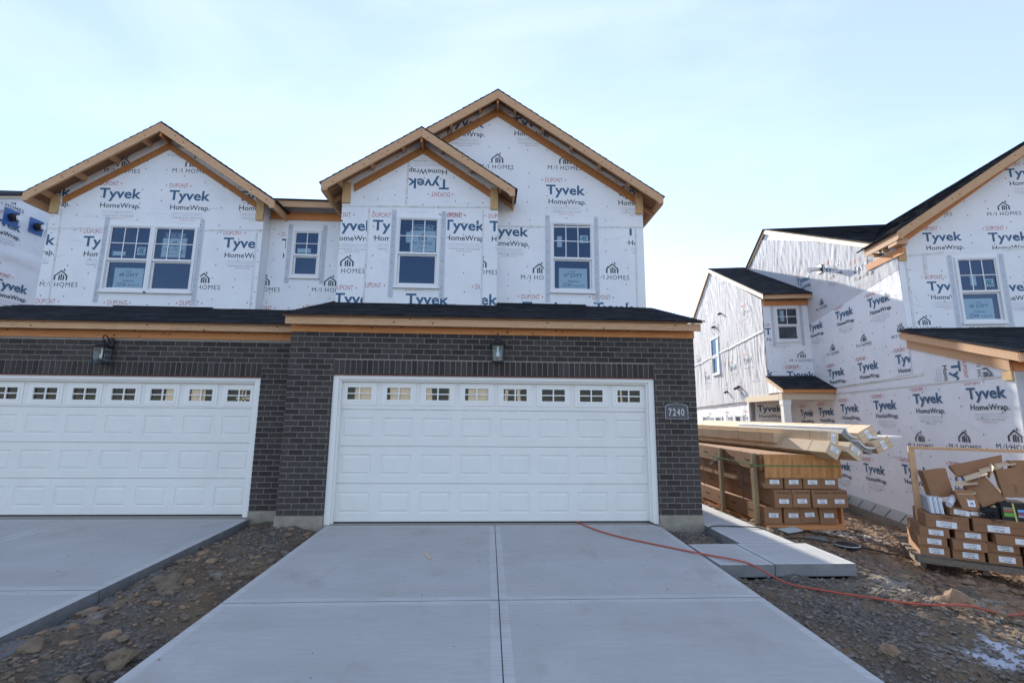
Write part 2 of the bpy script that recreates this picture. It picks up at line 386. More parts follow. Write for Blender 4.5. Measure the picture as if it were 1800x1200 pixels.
def flashing(fr, a0, a1, b0, b1, parent, c=.006):
    o = part('flashing_tape', fr, a0, a1, b0, b1, .002, c, TAPE, parent)
    P = []; y = b0-.1; rnd = random.Random(int(a0*100))
    conv = [(a0+.006, b0), (a1-.006, b0), (a1-.006, b1), (a0+.006, b1)]
    while y < b1+.1:
        P.append(([(a0, y), (a1, y+.085), (a1, y+.094), (a0, y+.009)], 0)); y += .034
        if rnd.random() < .4: P.append(rect(a0+.02, y+.02, a1-.03, y+.027, 0))
    emit('flashing_print', fr, P, conv, [(9e3, 9.1e3, 0, 1)], o, c+.002, [HATCH])

# ------------------------------------------------------------------ roofs
def shingles(P0, U, V, Lu, Lv, parent, th=.006, course=.143, seed=3, poly=None, name='shingles', base=.012, ragged=True):
    """stepped courses of tabs; P0 eave corner, U along the eave, V up the slope"""
    rnd = random.Random(seed); U = Vector(U).normalized(); V = Vector(V).normalized(); N = U.cross(V)
    if N.z < 0: N = -N
    q = MB(); n = int(math.ceil(Lv/course))
    for k in range(n):
        v0 = k*course; v1 = min(Lv, v0+course+.02); a = -rnd.random()*.3
        while a < Lu:
            w = rnd.choice((.16, .22, .33, .4)); a0, a1 = max(0, a), min(Lu, a+w-.004); a += w
            if a1-a0 < .01: continue
            if poly and not (poly(a0, v0) and poly(a1, v0)): continue
            t = th*(1+rnd.random()*1.1); vv = v0-(rnd.random()*.006 if ragged else 0)
            P = [Vector(P0)+U*x+V*v for x, v in ((a0, vv), (a1, vv), (a1, v1), (a0, v1))]
            q.hexa([P[0]+N*.001, P[1]+N*.001, P[2]+N*.001, P[3]+N*.001, P[0]+N*(base+t), P[1]+N*(base+t), P[2]+N*(base-.002), P[3]+N*(base-.002)], 1 if rnd.random() < .3 else 0)
    return q.build(name, [SHIN, SHIN2], parent, stuff=True)
def gable_roof(h, xr, zr, sl, hwL, hwR, y0, y1, fh=.19, look=.6, wy=None, prefix='', seed=1, courses=True, wallx=None, strip=None, nolook=(), valley=None):
    """open gable roof along Y: ridge (xr,zr), half widths, front rake at y0, back y1, front wall plane wy"""
    fr = front(y0); t = .03
    for sgn, hw in ((-1, hwL), (1, hwR)):
        ze = zr-sl*hw; xe = xr+sgn*hw
        vl = valley if (valley and sgn < 0) else None
        q = MB()
        if vl:
            q.hexa([Vector((xe, y0+.001, ze-.05)), Vector((xe, vl[0], ze-.05)), Vector((xr, vl[1], zr-.05)), Vector((xr, y0+.001, zr-.05)), Vector((xe, y0+.001, ze-.02)), Vector((xe, vl[0], ze-.02)), Vector((xr, vl[1], zr-.02)), Vector((xr, y0+.001, zr-.02))])
        else: q.prism(front(0), ccw([(xr, zr-.05), (xe, ze-.05), (xe, ze-.02), (xr, zr-.02)]), -y1, -(y0+.001))
        q.build('roof_deck', DECK, h)
        ye1 = vl[0] if vl else y1
        D = Vector((-sgn, 0, sl)).normalized()
        P0 = Vector((xe+sgn*.03, y0-.025, ze-.016-.03*sl)) if sgn > 0 else Vector((xe+sgn*.03, y0-.025, ze-.016-.03*sl))
        shingles(P0, (0, 1, 0), D, y1-y0+.02, math.hypot(hw+.03, sl*(hw+.03)), h, seed=seed+sgn, name='roof_shingles', base=.026, poly=(lambda a, v: a <= vl[0]-y0+(vl[1]-vl[0])*v/math.hypot(hw, sl*hw)+.25) if vl else None)
        # rake board, plumb and square cut at the bottom
        a, b = xr, xe
        q = MB(); k = .09
        q.prism(fr, ccw([(xr+sgn*.0015, zr-.022), (xe, ze-.022), (xe, ze-fh*.92), (xe-sgn*k, ze-fh*.92), (xe-sgn*(k+.04), ze+sl*(k+.04)-fh-.01), (xr+sgn*.0015, zr-fh-.02)]), 0.0, .038)
        r = q.build('rake_board', LUM, h); knots(q, r, fr, xr, xe, lambda x: zr-sl*abs(x-xr)-.11, .040, seed+sgn*3)
        # eave fascia, running back
        q = MB(); q.fbox(rightface(xe) if sgn > 0 else leftface(xe), *( (y0+.003, ye1) if sgn > 0 else (-ye1, -y0-.003)), ze-fh, ze-.024, -.036, -.001); q.build('eave_fascia', LUM, h)
        if wy:
            # lookouts between wall and rake board
            d = .35
            while d < hw-.15:
                x = xr+sgn*d; z = zr-sl*d-.052
                q = MB(); q.prism(front(0), ccw([(x, z), (x+sgn*.045, z-sl*.045), (x+sgn*.045, z-sl*.045-.085), (x, z-.085)]), -wy, -(y0+.002)); q.build('lookout', LUM, h)
                d += look
            # rafter tails along the eave
            y = wy+.25
            wx = xr+sgn*(hw-.32)
            while y < min(y1, wy+2.2):
                q = MB(); q.prism(front(0), ccw([(wx, ze-.055+sl*.32), (xe-sgn*.04, ze-.055), (xe-sgn*.04, ze-.15), (wx, ze-.15+sl*.32)]), -(y+.04), -y); q.build('rafter_tail', LUM, h)
                y += .6
    q = MB(); q.prism(front(0), [(xr-.09, zr-.09*sl+.004), (xr+.09, zr-.09*sl+.004), (xr+.088, zr-.09*sl+.018), (xr, zr+.020), (xr-.088, zr-.09*sl+.018)], -y1, -(y0-.03)); q.build('ridge_cap', SHIN, h)
    q = MB(); q.fbox(front(0), xr-.02, xr+.02, zr-.30, zr-.055, -(wy or y0+.3), -(y0+.004)); q.build('ridge_block', BEAM, h)
def knots(_, parent, fr, a0, a1, zf, c, seed, n=7):
    rnd = random.Random(seed); q = MB()
    for k in range(n*2):
        a = a0+(a1-a0)*rnd.random(); b = zf(a)+rnd.uniform(-.05, .05); r = rnd.choice((.005, .006, .012))
        q.prism(fr, [(a+r*math.cos(j*math.pi/3)*1.3, b+r*math.sin(j*math.pi/3)) for j in range(6)], c-.002, c)
    q.build('knots_and_nail_heads', KNOT, parent, stuff=True)
def gable_strip(h, fr, xr, zt, sl, xl, xrr, hgt, c=.022):
    for s, xe in ((-1, xl), (1, xrr)):
        d = abs(xe-xr); q = MB()
        q.prism(fr, ccw([(xr+s*.002, zt), (xe, zt-sl*d), (xe-s*.02, zt-sl*d-hgt*.9), (xr+s*.002, zt-hgt)]), .002, c); q.build('gable_strip', OSB, h)
def block(h, fr, a0, a1, b0, b1): part('corner_block', fr, a0, a1, b0, b1, .002, .04, BLOCKW, h)

# ------------------------------------------------------------------ windows
def window(h, fr, a0, a1, b0, b1, grid=(3, 2), name='window', lowgrid=False, label=None):
    """double hung unit; frame proud of the wall"""
    f = .045; q = MB()
    q.fbox(fr, a0, a0+f, b0, b1, -.06, .030); q.fbox(fr, a1-f, a1, b0, b1, -.06, .030)
    q.fbox(fr, a0+f, a1-f, b1-f, b1, -.06, .029); q.fbox(fr, a0+f, a1-f, b0, b0+f*.9, -.06, .029)
    w = q.build(name, VINYL, h)
    if label: w['label'] = label
    mid = b0+(b1-b0)*.49
    part('sill', fr, a0-.02, a1+.02, b0-.035, b0-.002, .002, .045, VINYL, w)
    q = MB(); s = .032; A0, A1 = a0+f, a1-f
    # upper sash
    q.fbox(fr, A0+.001, A0+.022, mid, b1-f-.001, -.02, .016); q.fbox(fr, A1-.022, A1-.001, mid, b1-f-.001, -.02, .016)
    q.fbox(fr, A0+.022, A1-.022, b1-f-.02, b1-f-.001, -.02, .015); q.fbox(fr, A0+.001, A1-.001, mid-.045, mid-.001, -.025, .018)
    q.build('upper_sash', VINYL, w)
    q = MB()
    q.fbox(fr, A0+.001, A0+.038, b0+f*.9+.001, mid-.047, -.045, -.012); q.fbox(fr, A1-.038, A1-.001, b0+f*.9+.001, mid-.047, -.045, -.012)
    q.fbox(fr, A0+.038, A1-.038, b0+f*.9+.001, b0+f*.9+.035, -.045, -.013); q.fbox(fr, A0+.038, A1-.038, mid-.075, mid-.047, -.045, -.013)
    q.build('lower_sash', VINYL, w)
    U = (A0+.022, A1-.022, mid, b1-f-.02); Lo = (A0+.038, A1-.038, b0+f*.9+.035, mid-.075)
    for (x0, x1, y0, y1), c in ((U, -.004), (Lo, -.028)):
        q = MB(); q.quad([fr(x0, y0, c), fr(x1, y0, c), fr(x1, y1, c), fr(x0, y1, c)]); q.build('pane', GLASS, w)
    nx, ny = grid
    for k in range(1, nx):
        x = U[0]+(U[1]-U[0])*k/nx; part('muntin', fr, x-.009, x+.009, U[2], U[3], -.003, .004, VINYL, w)
    for k in range(1, ny):
        y = U[2]+(U[3]-U[2])*k/ny; part('muntin', fr, U[0], U[1], y-.009, y+.009, -.003, .0055, VINYL, w)
    return w, U, Lo
def lot_sign(fr, x0, x1, y0, y1, lot, addr, label, c=-.036):
    r = part('paper_sign', fr, x0, x1, y0, y1, c-.002, c, SIGN, None)
    W = x1-x0; H = y1-y0
    P = put_text('Lot #', x0+W*.38, y0+H*.80, W*.2, H*.07, .01) + put_text(lot, x0+W*.14, y0+H*.56, W*.66, H*.19, .0, slant=.35)
    P += put_text('Address', x0+W*.30, y0+H*.33, W*.4, H*.08, .01) + put_text(addr.split(' ', 1)[0], x0+W*.10, y0+H*.10, W*.33, H*.17, 0, slant=.35)
    P += put_text(addr.split(' ', 1)[1], x0+W*.50, y0+H*.12, W*.40, H*.09, 0, slant=.3)
    emit('lettering', fr, P, None, [(9e3, 9.1e3, 0, 1)], r, c+.0015, [SIGNB])
    return tag(r, label, 'sign', 'handwritten lot signs in the upper windows')
def avail_sign(fr, x0, x1, y0, y1, label, c=-.012):
    H = y1-y0; W = x1-x0
    q = MB(); q.fbox(fr, x0, x1, y0, y0+H*.76, c-.002, c, 0)
    q.prism(fr, [(x0+W*.03, y0+H*.76), (x1-W*.02, y0+H*.76), (x1-W*.03, y1-H*.04), (x1-W*.3, y1), (x0+W*.3, y1), (x0+W*.04, y1-H*.04)], c-.002, c, 1)
    r = q.build('available_sign', [SIGN, SIGNB], None)
    P = put_text('AVAILABLE', x0+W*.10, y0+H*.80, W*.80, H*.11, .012, mi=1) + [(p, 0) for p, _ in house_mark(x0+W*.5, y0+H*.42, W*.32)]
    P += put_text('M/I HOMES', x0+W*.12, y0+H*.25, W*.76, H*.10, 0, 1.2, mi=0) + put_text('mihomes.com', x0+W*.3, y0+H*.12, W*.4, H*.05, mi=0)
    P += [rect(x0+W*.05, y1-H*.055, x1-W*.05, y1-H*.04, 1)]
    emit('lettering', fr, P, None, [(9e3, 9.1e3, 0, 1)], r, c+.0015, [SIGNB, SIGN])
    return tag(r, label, 'sign', 'available signs in the windows')
def sticker(fr, x0, y0, s, w, c=-.0075):
    q = MB(); q.fbox(fr, x0, x0+s, y0, y0+s, c-.001, c, 0)
    for k in range(3): q.prism(fr, [(x0+s*(.12+.2*k), y0+s*.25), (x0+s*(.24+.2*k), y0+s*.25), (x0+s*(.42+.2*k), y0+s*.85), (x0+s*(.28+.2*k), y0+s*.85)], c, c+.001, 1)
    q.fbox(fr, x0+s*.4, x0+s*.95, y0+s*.28, y0+s*.40, c, c+.0012, 1); q.fbox(fr, x0+s*.3, x0+s*.9, y0+s*.08, y0+s*.13, c, c+.0008, 1)
    return q.build('energy_sticker', [SIGN, GRNP], w)

# ================================================================== SETTING: ground
def gz(x, y):
    b = -.115
    if y < 0: b += .016*y*.9
    # right side falls towards the neighbouring house
    if x > 4: b -= min(.66, (x-4)*.145)
    if x > 2.4 and x < 4.6 and y < -1.6: b += .0
    # left strip mound
    if -3.55 < x < -2.28: b += .085*math.sin(math.pi*(x+3.55)/1.27)
    if y > 0 and abs(x) < 3: b = -.2
    return b
def relief(x, y):
    n = noise.noise(Vector((x*1.3, y*1.3, 0)))*.045 + noise.noise(Vector((x*3.7, y*3.7, 4)))*.050
    n += noise.noise(Vector((x*9, y*9, 8)))*.026 + abs(noise.noise(Vector((x*19, y*19, 2))))*.022
    return n
def covered(x, y):
    if y > -9 and y < .2 and (-2.30 < x < 2.48 or -9 < x < -3.54): return True
    if 2.45 < x < 3.92 and -1.78 < y < -.97: return True
    if 3.08 < x < 3.92 and -1 < y < 12: return True
    return False
def ground():
    def axis(lo, hi, st, far):
        a = [lo+st*k for k in range(int((hi-lo)/st)+1)]
        s = st; x = a[-1]
        while x < far: s *= 1.35; x += s; a.append(x)
        s = st; x = a[0]; pre = []
        while x > -far: s *= 1.35; x -= s; pre.append(x)
        return pre[::-1]+a
    X = axis(-4.0, 9.2, .045, 900); Y = axis(-4.9, 5.0, .045, 900)
    V = []; 
    for y in Y:
        for x in X:
            near = -6 < y < 8 and -6 < x < 11
            z = gz(x, y) if near else (-.13 if x < 4.6 else -.78 if x > 8.6 else -.115-(x-4)*.145)
            if near:
                z += relief(x, y)
            if covered(x, y): z = min(z, -.19)
            if x > 8.9 and x < 16 and y > .2: z = -.85
            V.append((x, y, z))
    n = len(X); F = [(j*n+i, j*n+i+1, (j+1)*n+i+1, (j+1)*n+i) for j in range(len(Y)-1) for i in range(n-1)]
    m = bpy.data.materials.new('dirt'); m.use_nodes = True; nt = m.node_tree; b = nt.nodes['Principled BSDF']; b.inputs['Roughness'].default_value = .95
    b.inputs['Specular IOR Level'].default_value = .15
    t = nt.nodes.new('ShaderNodeTexCoord')
    def nzz(s, d, off=0):
        q = nt.nodes.new('ShaderNodeMapping'); q.inputs['Location'].default_value = (off, off*1.7, 0); nt.links.new(t.outputs['Object'], q.inputs[0])
        k = nt.nodes.new('ShaderNodeTexNoise'); k.inputs['Scale'].default_value = s; k.inputs['Detail'].default_value = d; k.inputs['Roughness'].default_value = .65
        nt.links.new(q.outputs[0], k.inputs['Vector']); return k.outputs['Fac']
    def ramp(f, stops):
        r = nt.nodes.new('ShaderNodeValToRGB'); e = r.color_ramp.elements
        e[0].position, e[0].color = stops[0][0], (*stops[0][1], 1); e[1].position, e[1].color = stops[-1][0], (*stops[-1][1], 1)
        for p, c in stops[1:-1]: k = e.new(p); k.color = (*c, 1)
        nt.links.new(f, r.inputs[0]); return r.outputs[0]
    def mix(f, a, c2, mode='MIX'):
        k = nt.nodes.new('ShaderNodeMix'); k.data_type = 'RGBA'; k.blend_type = mode
        if isinstance(f, float): k.inputs[0].default_value = f
        else: nt.links.new(f, k.inputs[0])
        for s, v in ((6, a), (7, c2)):
            if isinstance(v, tuple): k.inputs[s].default_value = (*v, 1)
            else: nt.links.new(v, k.inputs[s])
        return k.outputs[2]
    earth = ramp(nzz(1.6, 8), [(.3, (.105, .077, .050)), (.5, (.165, .120, .080)), (.7, (.24, .165, .10))])
    grav = ramp(nzz(38, 3, 5), [(.3, (.050, .044, .038)), (.5, (.115, .102, .087)), (.72, (.23, .21, .185))])
    fm = ramp(nzz(.9, 5, 11), [(.42, (0, 0, 0)), (.58, (1, 1, 1))])
    col = mix(fm, earth, grav)
    # clay (rust coloured) towards the right rear
    sx = nt.nodes.new('ShaderNodeSeparateXYZ'); nt.links.new(t.outputs['Object'], sx.inputs[0])
    mr = nt.nodes.new('ShaderNodeMapRange'); mr.inputs[1].default_value = 3.9; mr.inputs[2].default_value = 5.4; nt.links.new(sx.outputs[0], mr.inputs[0])
    clay = ramp(nzz(7, 7, 3), [(.3, (.18, .095, .05)), (.55, (.32, .19, .11)), (.72, (.42, .31, .21))])
    mm = nt.nodes.new('ShaderNodeMath'); mm.operation = 'MULTIPLY'; nt.links.new(mr.outputs[0], mm.inputs[0]); nt.links.new(ramp(nzz(1.4, 4, 21), [(.3, (.35,)*3), (.6, (1, 1, 1))]), mm.inputs[1])
    col = mix(mm.outputs[0], col, clay)
    # spilled pale powder
    def blob(cx, cy, rx, ry, off):
        vm = nt.nodes.new('ShaderNodeVectorMath'); vm.operation = 'SUBTRACT'; vm.inputs[1].default_value = (cx, cy, 0); nt.links.new(t.outputs['Object'], vm.inputs[0])
        v2 = nt.nodes.new('ShaderNodeVectorMath'); v2.operation = 'MULTIPLY'; v2.inputs[1].default_value = (1/rx, 1/ry, 0); nt.links.new(vm.outputs[0], v2.inputs[0])
        ln = nt.nodes.new('ShaderNodeVectorMath'); ln.operation = 'LENGTH'; nt.links.new(v2.outputs[0], ln.inputs[0])
        ad = nt.nodes.new('ShaderNodeMath'); ad.operation = 'MULTIPLY_ADD'; ad.inputs[1].default_value = 2.6; nt.links.new(nzz(5, 8, off), ad.inputs[0]); nt.links.new(ln.outputs['Value'], ad.inputs[2])
        return ramp(ad.outputs[0], [(.0, (1, 1, 1)), (.88, (1, 1, 1)), (1.0, (0, 0, 0))]) if False else (ad.outputs[0])
    def blobmask(f, lo, hi):
        r = nt.nodes.new('ShaderNodeMapRange'); r.inputs[1].default_value = lo; r.inputs[2].default_value = hi; r.inputs[3].default_value = 1; r.inputs[4].default_value = 0
        nt.links.new(f, r.inputs[0]); return r.outputs[0]
    for cx, cy, rx, ry, off, c in ((4.25, -3.40, .75, .30, 31, (.52, .53, .58)), (5.9, 1.1, .9, .5, 41, (.50, .47, .43)), (-3.42, -2.9, .16, 1.3, 51, (.17, .165, .16)), (4.6, -2.0, .8, .3, 71, (.34, .28, .22))):
        col = mix(blobmask(blob(cx, cy, rx, ry, off), 2.0, 2.35), col, c)
    nt.links.new(col, b.inputs['Base Color'])
    bp = nt.nodes.new('ShaderNodeBump'); bp.inputs['Strength'].default_value = .9; bp.inputs['Distance'].default_value = .02
    nt.links.new(nzz(55, 6, 2), bp.inputs['Height']); nt.links.new(bp.outputs[0], b.inputs['Normal'])
    o = mesh('ground', V, F, m); o['kind'] = 'structure'
    global DIRT; DIRT = m
    return o
ground()
def gtop(x, y): return gz(x, y)+relief(x, y)

# ================================================================== SETTING: concrete
def slab(name, parent, x0, x1, y0, y1, ztop, th=.12, edge=.07, band=True):
    """ztop(y): slab with a troweled border band, as one piece"""
    q = MB(); e = edge if band else .0
    def P(x, y): return (x, y, ztop(y))
    if band:
        q.quad([P(x0+e, y0+e), P(x1-e, y0+e), P(x1-e, y1-e), P(x0+e, y1-e)], 0)
        for a in (((x0, y0), (x1, y0), (x1-e, y0+e), (x0+e, y0+e)), ((x1, y0), (x1, y1), (x1-e, y1-e), (x1-e, y0+e)), ((x1, y1), (x0, y1), (x0+e, y1-e), (x1-e, y1-e)), ((x0, y1), (x0, y0), (x0+e, y0+e), (x0+e, y1-e))):
            q.quad([P(*v) for v in a], 1)
    else: q.quad([P(x0, y0), P(x1, y0), P(x1, y1), P(x0, y1)], 0)
    for a, b in (((x0, y0), (x1, y0)), ((x1, y0), (x1, y1)), ((x1, y1), (x0, y1)), ((x0, y1), (x0, y0))):
        q.quad([P(*a), (a[0], a[1], ztop(a[1])-th), (b[0], b[1], ztop(b[1])-th), P(*b)], 2)
    o = q.build(name, [CONC, CONC2, CONCD], parent)
    md = o.modifiers.new('b', 'BEVEL'); md.width = .008; md.segments = 2; md.limit_method = 'ANGLE'; md.angle_limit = math.radians(50)
    return o
zd = lambda y: -.006+.0155*y
drive = empty('driveway', (0, -2, 0)); drive['kind'] = 'structure'
ys = [(-2.555, -.012), (-5.6, -2.565), (-8.8, -5.61)]
for y0, y1 in ys:
    slab('slab', drive, -2.29, .074, y0, y1, zd); slab('slab', drive, .083, 2.46, y0, y1, zd)
q = MB(); q.box(-2.45, 2.5, -.008, .30, -.25, -.004); q.build('threshold', MORTAR, drive)
q = MB(); q.hexa([Vector((.075, -8.8, -.30)), Vector((.082, -8.8, -.30)), Vector((.082, -.02, -.16)), Vector((.075, -.02, -.16)), Vector((.075, -8.8, zd(-8.8)-.012)), Vector((.082, -8.8, zd(-8.8)-.012)), Vector((.082, -.02, zd(-.02)-.012)), Vector((.075, -.02, zd(-.02)-.012))]); q.build('joint_filler', CONCD, drive)
drive2 = empty('driveway', (-6, -2, 0)); drive2['kind'] = 'structure'
zd2 = lambda y: -.006+.018*(y-.45)
for y0, y1 in ((-2.2, .42), (-5.2, -2.21), (-8.8, -5.21)):
    slab('slab', drive2, -6.02, -3.565, y0, y1, zd2, th=.15, edge=.09); slab('slab', drive2, -8.5, -6.03, y0, y1, zd2, th=.15, edge=.09)
q = MB(); q.box(-8.46, -3.63, .425, .8, -.2, -.004); q.build('threshold', MORTAR, drive2)
walk = empty('walkway', (3.4, 0, 0)); walk['kind'] = 'structure'
fl = lambda z: (lambda y: z)
slab('slab', walk, 2.475, 3.075, -1.78, -.985, fl(-.012), th=.125, edge=.05)
slab('slab', walk, 3.085, 3.99, -1.78, -.985, fl(-.008), th=.125, edge=.05)
for y0, y1 in ((-.975, .02), (.03, 1.05), (1.06, 2.1), (2.11, 3.2), (3.21, 4.3), (4.31, 6.0)):
    slab('slab', walk, 3.145, 3.86, y0, y1, fl(-.008), th=.125, edge=.05)

# gravel, clods
ICO = None
def rockmesh(r, seed, sub=1, flat=.7):
    rnd = random.Random(seed); import bmesh
    bm = bmesh.new(); bmesh.ops.create_icosphere(bm, subdivisions=sub, radius=1)
    off = Vector((rnd.random()*50, rnd.random()*50, 0)); sx, sy = rnd.uniform(.8, 1.35), rnd.uniform(.7, 1.1)
    for v in bm.verts:
        d = 1+noise.noise(v.co*1.1+off)*.55+noise.noise(v.co*2.9+off)*.22
        v.co = Vector((v.co.x*sx, v.co.y*sy, v.co.z*flat))*d*r
    V = [v.co.copy() for v in bm.verts]; F = [tuple(v.index for v in f.verts) for f in bm.faces]; bm.free(); return V, F
GR1 = mat('gravel_stone', (.115, .095, .075), .9, c2=(.23, .20, .165), vscale=9, bump=.4)
GR2 = mat('clay_clod', (.20, .12, .07), .95, c2=(.31, .21, .13), vscale=8, bump=.7)
GR3 = mat('dark_earth_clod', (.11, .083, .056), .95, c2=(.20, .155, .108), vscale=12, bump=.8, bscale=50)
ROCK = mat('tan_rock', (.125, .09, .055), .9, c2=(.21, .155, .10), vscale=7, bump=.8, bscale=25)
def scatter(name, n, region, rr, mats, seed, wts=None):
    rnd = random.Random(seed); protos = [rockmesh(1, 100+k, 1 if rr[1] < .03 else 2) for k in range(6)]; q = MB(); c = 0; tries = 0
    while c < n and tries < n*12:
        tries += 1
        x, y = region(rnd)
        if covered(x, y) or (x > 8.4): continue
        r = rr[0]+(rr[1]-rr[0])*rnd.random()**3; V, F = protos[rnd.randrange(6)]; a = rnd.random()*6.28; ca, sa = math.cos(a), math.sin(a)
        z = gtop(x, y)+r*.2; b = len(q.V); mi = rnd.choices(range(len(mats)), wts)[0] if wts else 0
        for v in V: q.V.append(Vector((x+(v.x*ca-v.y*sa)*r, y+(v.x*sa+v.y*ca)*r, z+v.z*r)))
        for f in F: q.F.append(tuple(b+i for i in f)); q.I.append(mi)
        c += 1
    o = q.build(name, mats, None); return tag(o, None, None, kind='stuff')
tag(scatter('gravel', 5500, lambda r: (r.uniform(2.5, 4.7), r.uniform(-4.4, -1.8)), (.006, .022), [GR1, GR3], 1, (4, 1)), 'grey crushed gravel between the driveway and the clay', 'gravel')
tag(scatter('gravel', 1000, lambda r: (r.uniform(2.48, 3.13), r.uniform(-.97, -.02)), (.008, .022), [GR1, GR3], 2, (3, 1)), 'dark gravel in the gap beside the brick corner', 'gravel')
tag(scatter('clods', 2600, lambda r: (r.uniform(-3.54, -2.3), r.uniform(-4.6, .3)), (.005, .024), [GR3, GR1, GR2], 3, (5, 1, 3)), 'broken earth and stones in the strip between the two driveways', 'earth')
tag(scatter('clods', 8000, lambda r: (r.uniform(3.9, 8.3), r.uniform(-4.2, 3.8)), (.006, .030), [GR2, GR3, GR1], 4, (6, 3, 1)), 'rust coloured clay clods beside the pallets', 'earth')
tag(scatter('clods', 150, lambda r: (r.uniform(-3.5, -2.34), r.uniform(-4.4, .0)), (.018, .06), [GR3, GR2, ROCK], 13, (5, 2, 1)), 'larger churned clods in the strip between the two driveways', 'earth')
tag(scatter('clods', 330, lambda r: (r.uniform(3.9, 8.0), r.uniform(-3.6, 3.2)), (.018, .07), [GR2, GR3, ROCK], 14, (5, 2, 1)), 'larger churned clods on the clay beside the pallets', 'earth')
RK = [(-2.50, -3.36, .105, 'large tan rock at the left driveway edge near the bottom of the picture'), (-2.62, -3.62, .08, 'flat tan rock in front of the large one beside the main driveway'),
      (-3.17, -3.25, .09, 'long tan clay rock lying near the left driveway, lowest on that side'), (-3.0, -2.10, .13, 'tallest brown clod in the dirt strip between driveways'), (-2.86, -2.32, .08, 'round clod against the tallest brown clod'),
      (-3.36, -.98, .09, 'tan clod tucked against the edge of the left driveway'), (-2.44, -.95, .05, 'pale stone on the edge of the main driveway near the brick'), (-2.66, -1.95, .06, 'grey stone beside the driveway control joint'),
      (4.42, -2.42, .15, 'big rust coloured clod just above the orange hose at the right'), (4.75, -1.95, .07, 'brown clod between the big rust clod and the pallet'), (4.05, -1.95, .055, 'pale clod off the corner of the walkway'),
      (5.05, -1.98, .09, 'brown clod right of the pallet end'), (3.05, -2.3, .035, 'small tan stone in the gravel under the orange hose'), (2.95, -3.35, .06, 'brown clod in the gravel low on the right side'),
      (4.72, -2.52, .07, 'small clod lying on the far side of the hose beside the big rust clod'), (-3.15, -2.75, .06, 'pale clod left of the dirt mound')]
for k, (x, y, r, lb) in enumerate(RK):
    V, F = rockmesh(r, 40+k, 3, .62); o = mesh('rock', V, F, [ROCK, ROCK, ROCK, GR3, GR3, GR2, GR1, GR1, GR2, GR3, GR1, GR3, ROCK, GR2, GR2, GR1][k], loc=(x, y, gtop(x, y)+r*.22))
    tag(o, lb, 'rock', 'loose rocks and clods on the dirt')

def grit(n, seed):
    rnd = random.Random(seed); V0, F0 = rockmesh(1, 77, 1); q = MB()
    for k in range(n):
        if rnd.random() < .55: x, y = rnd.uniform(-2.2, 2.4), -abs(rnd.gauss(0, 1.7))-.05; z = zd(y)
        else: x, y = rnd.uniform(-7, -3.65), rnd.uniform(-3.5, .3); z = zd2(y)
        if abs(x+3.6) < .0: continue
        r = .0025+.006*rnd.random()**3; b = len(q.V)
        for v in V0: q.V.append(Vector((x+v.x*r, y+v.y*r, z+v.z*r*.6+r*.3)))
        for f in F0: q.F.append(tuple(b+i for i in f)); q.I.append(rnd.randrange(2))
    tag(q.build('grit', [GR3, GR2], None), 'scattered earth crumbs on the driveways', 'grit', kind='stuff')
grit(420, 5)

# ================================================================== TOWNHOUSE (7240)
BX, BZ = .2083, .0826
def proto_brick(w, h, d=.06):
    e = .0035; V = []; 
    for x, z in ((0, 0), (w, 0), (w, h), (0, h)): V.append((x, d, z))
    for x, z in ((0, 0), (w, 0), (w, h), (0, h)): V.append((x, e, z))
    for x, z in ((e, e), (w-e, e), (w-e, h-e), (e, h-e)): V.append((x, 0, z))
    F = [(8, 9, 10, 11)]
    for k in range(4): F.append((4+k, 4+(k+1) % 4, 8+(k+1) % 4, 8+k)); F.append((k, (k+1) % 4, 4+(k+1) % 4, 4+k))
    return V, F
BM = {}
def brick_me(w, h):
    k = (round(w, 3), round(h, 3))
    if k not in BM:
        V, F = proto_brick(w, h); me = bpy.data.meshes.new('brick'); me.from_pydata(V, [], F); me.materials.append(BRICK); BM[k] = me
    return BM[k]
def brick_wall(h, Y, XL, XR, O0, O1, zb, zs, zt, first, xvis=None, vert_top=None):
    """front brick face: pieces proud of a mortar bed. O0..O1 door opening, zs soldier bottom"""
    J = .0098; L = []
    ztop = zs+.217
    n = int((zt-zb)/BZ)+1
    for r in range(n):
        z = zb+r*BZ; z1 = z+BZ-J
        if z > zt: break
        x = XL + (0 if (r+first) % 2 else -BX/2)
        while x < XR-.012:
            a, b = max(x, XL), min(x+BX-J, XR)
            segs = [(a, b)]
            if z < ztop-.004: 
                segs = []
                if a < O0-.012: segs.append((a, min(b, O0-J*.0)))
                if b > O1+.012: segs.append((max(a, O1), b))
            for s0, s1 in segs:
                if s1-s0 > .012: L.append((s0, z, s1-s0, min(z1, zt+.05)-z))
            x += BX
    nS = int(round((O1-O0)/BZ)); p = (O1-O0)/nS
    for k in range(nS): L.append((O0+k*p+J/2, zs+.003, p-J, ztop-zs-J-.003))
    cx, cy, cz = -.044, -6.877, 1.571
    L.sort(key=lambda b: -(b[2]*b[3])/(((b[0]-cx)**2+(Y-cy)**2+(b[1]-cz)**2)) if (xvis is None or b[0] > xvis) else 1)
    rnd = random.Random(5)
    for x, z, w, hh in L[:300]:
        o = bpy.data.objects.new('brick', brick_me(w, hh)); o.location = (x, Y+rnd.uniform(-.0015, .0015), z); link(o, h)
    q = MB()
    for x, z, w, hh in L[300:]:
        V, F = proto_brick(w, hh); b = len(q.V); q.V += [Vector((v[0]+x, v[1]+Y, v[2]+z)) for v in V]
        for f in F: q.F.append(tuple(b+i for i in f)); q.I.append(0)
    if q.F: q.build('bricks', BRICK, h, stuff=True)
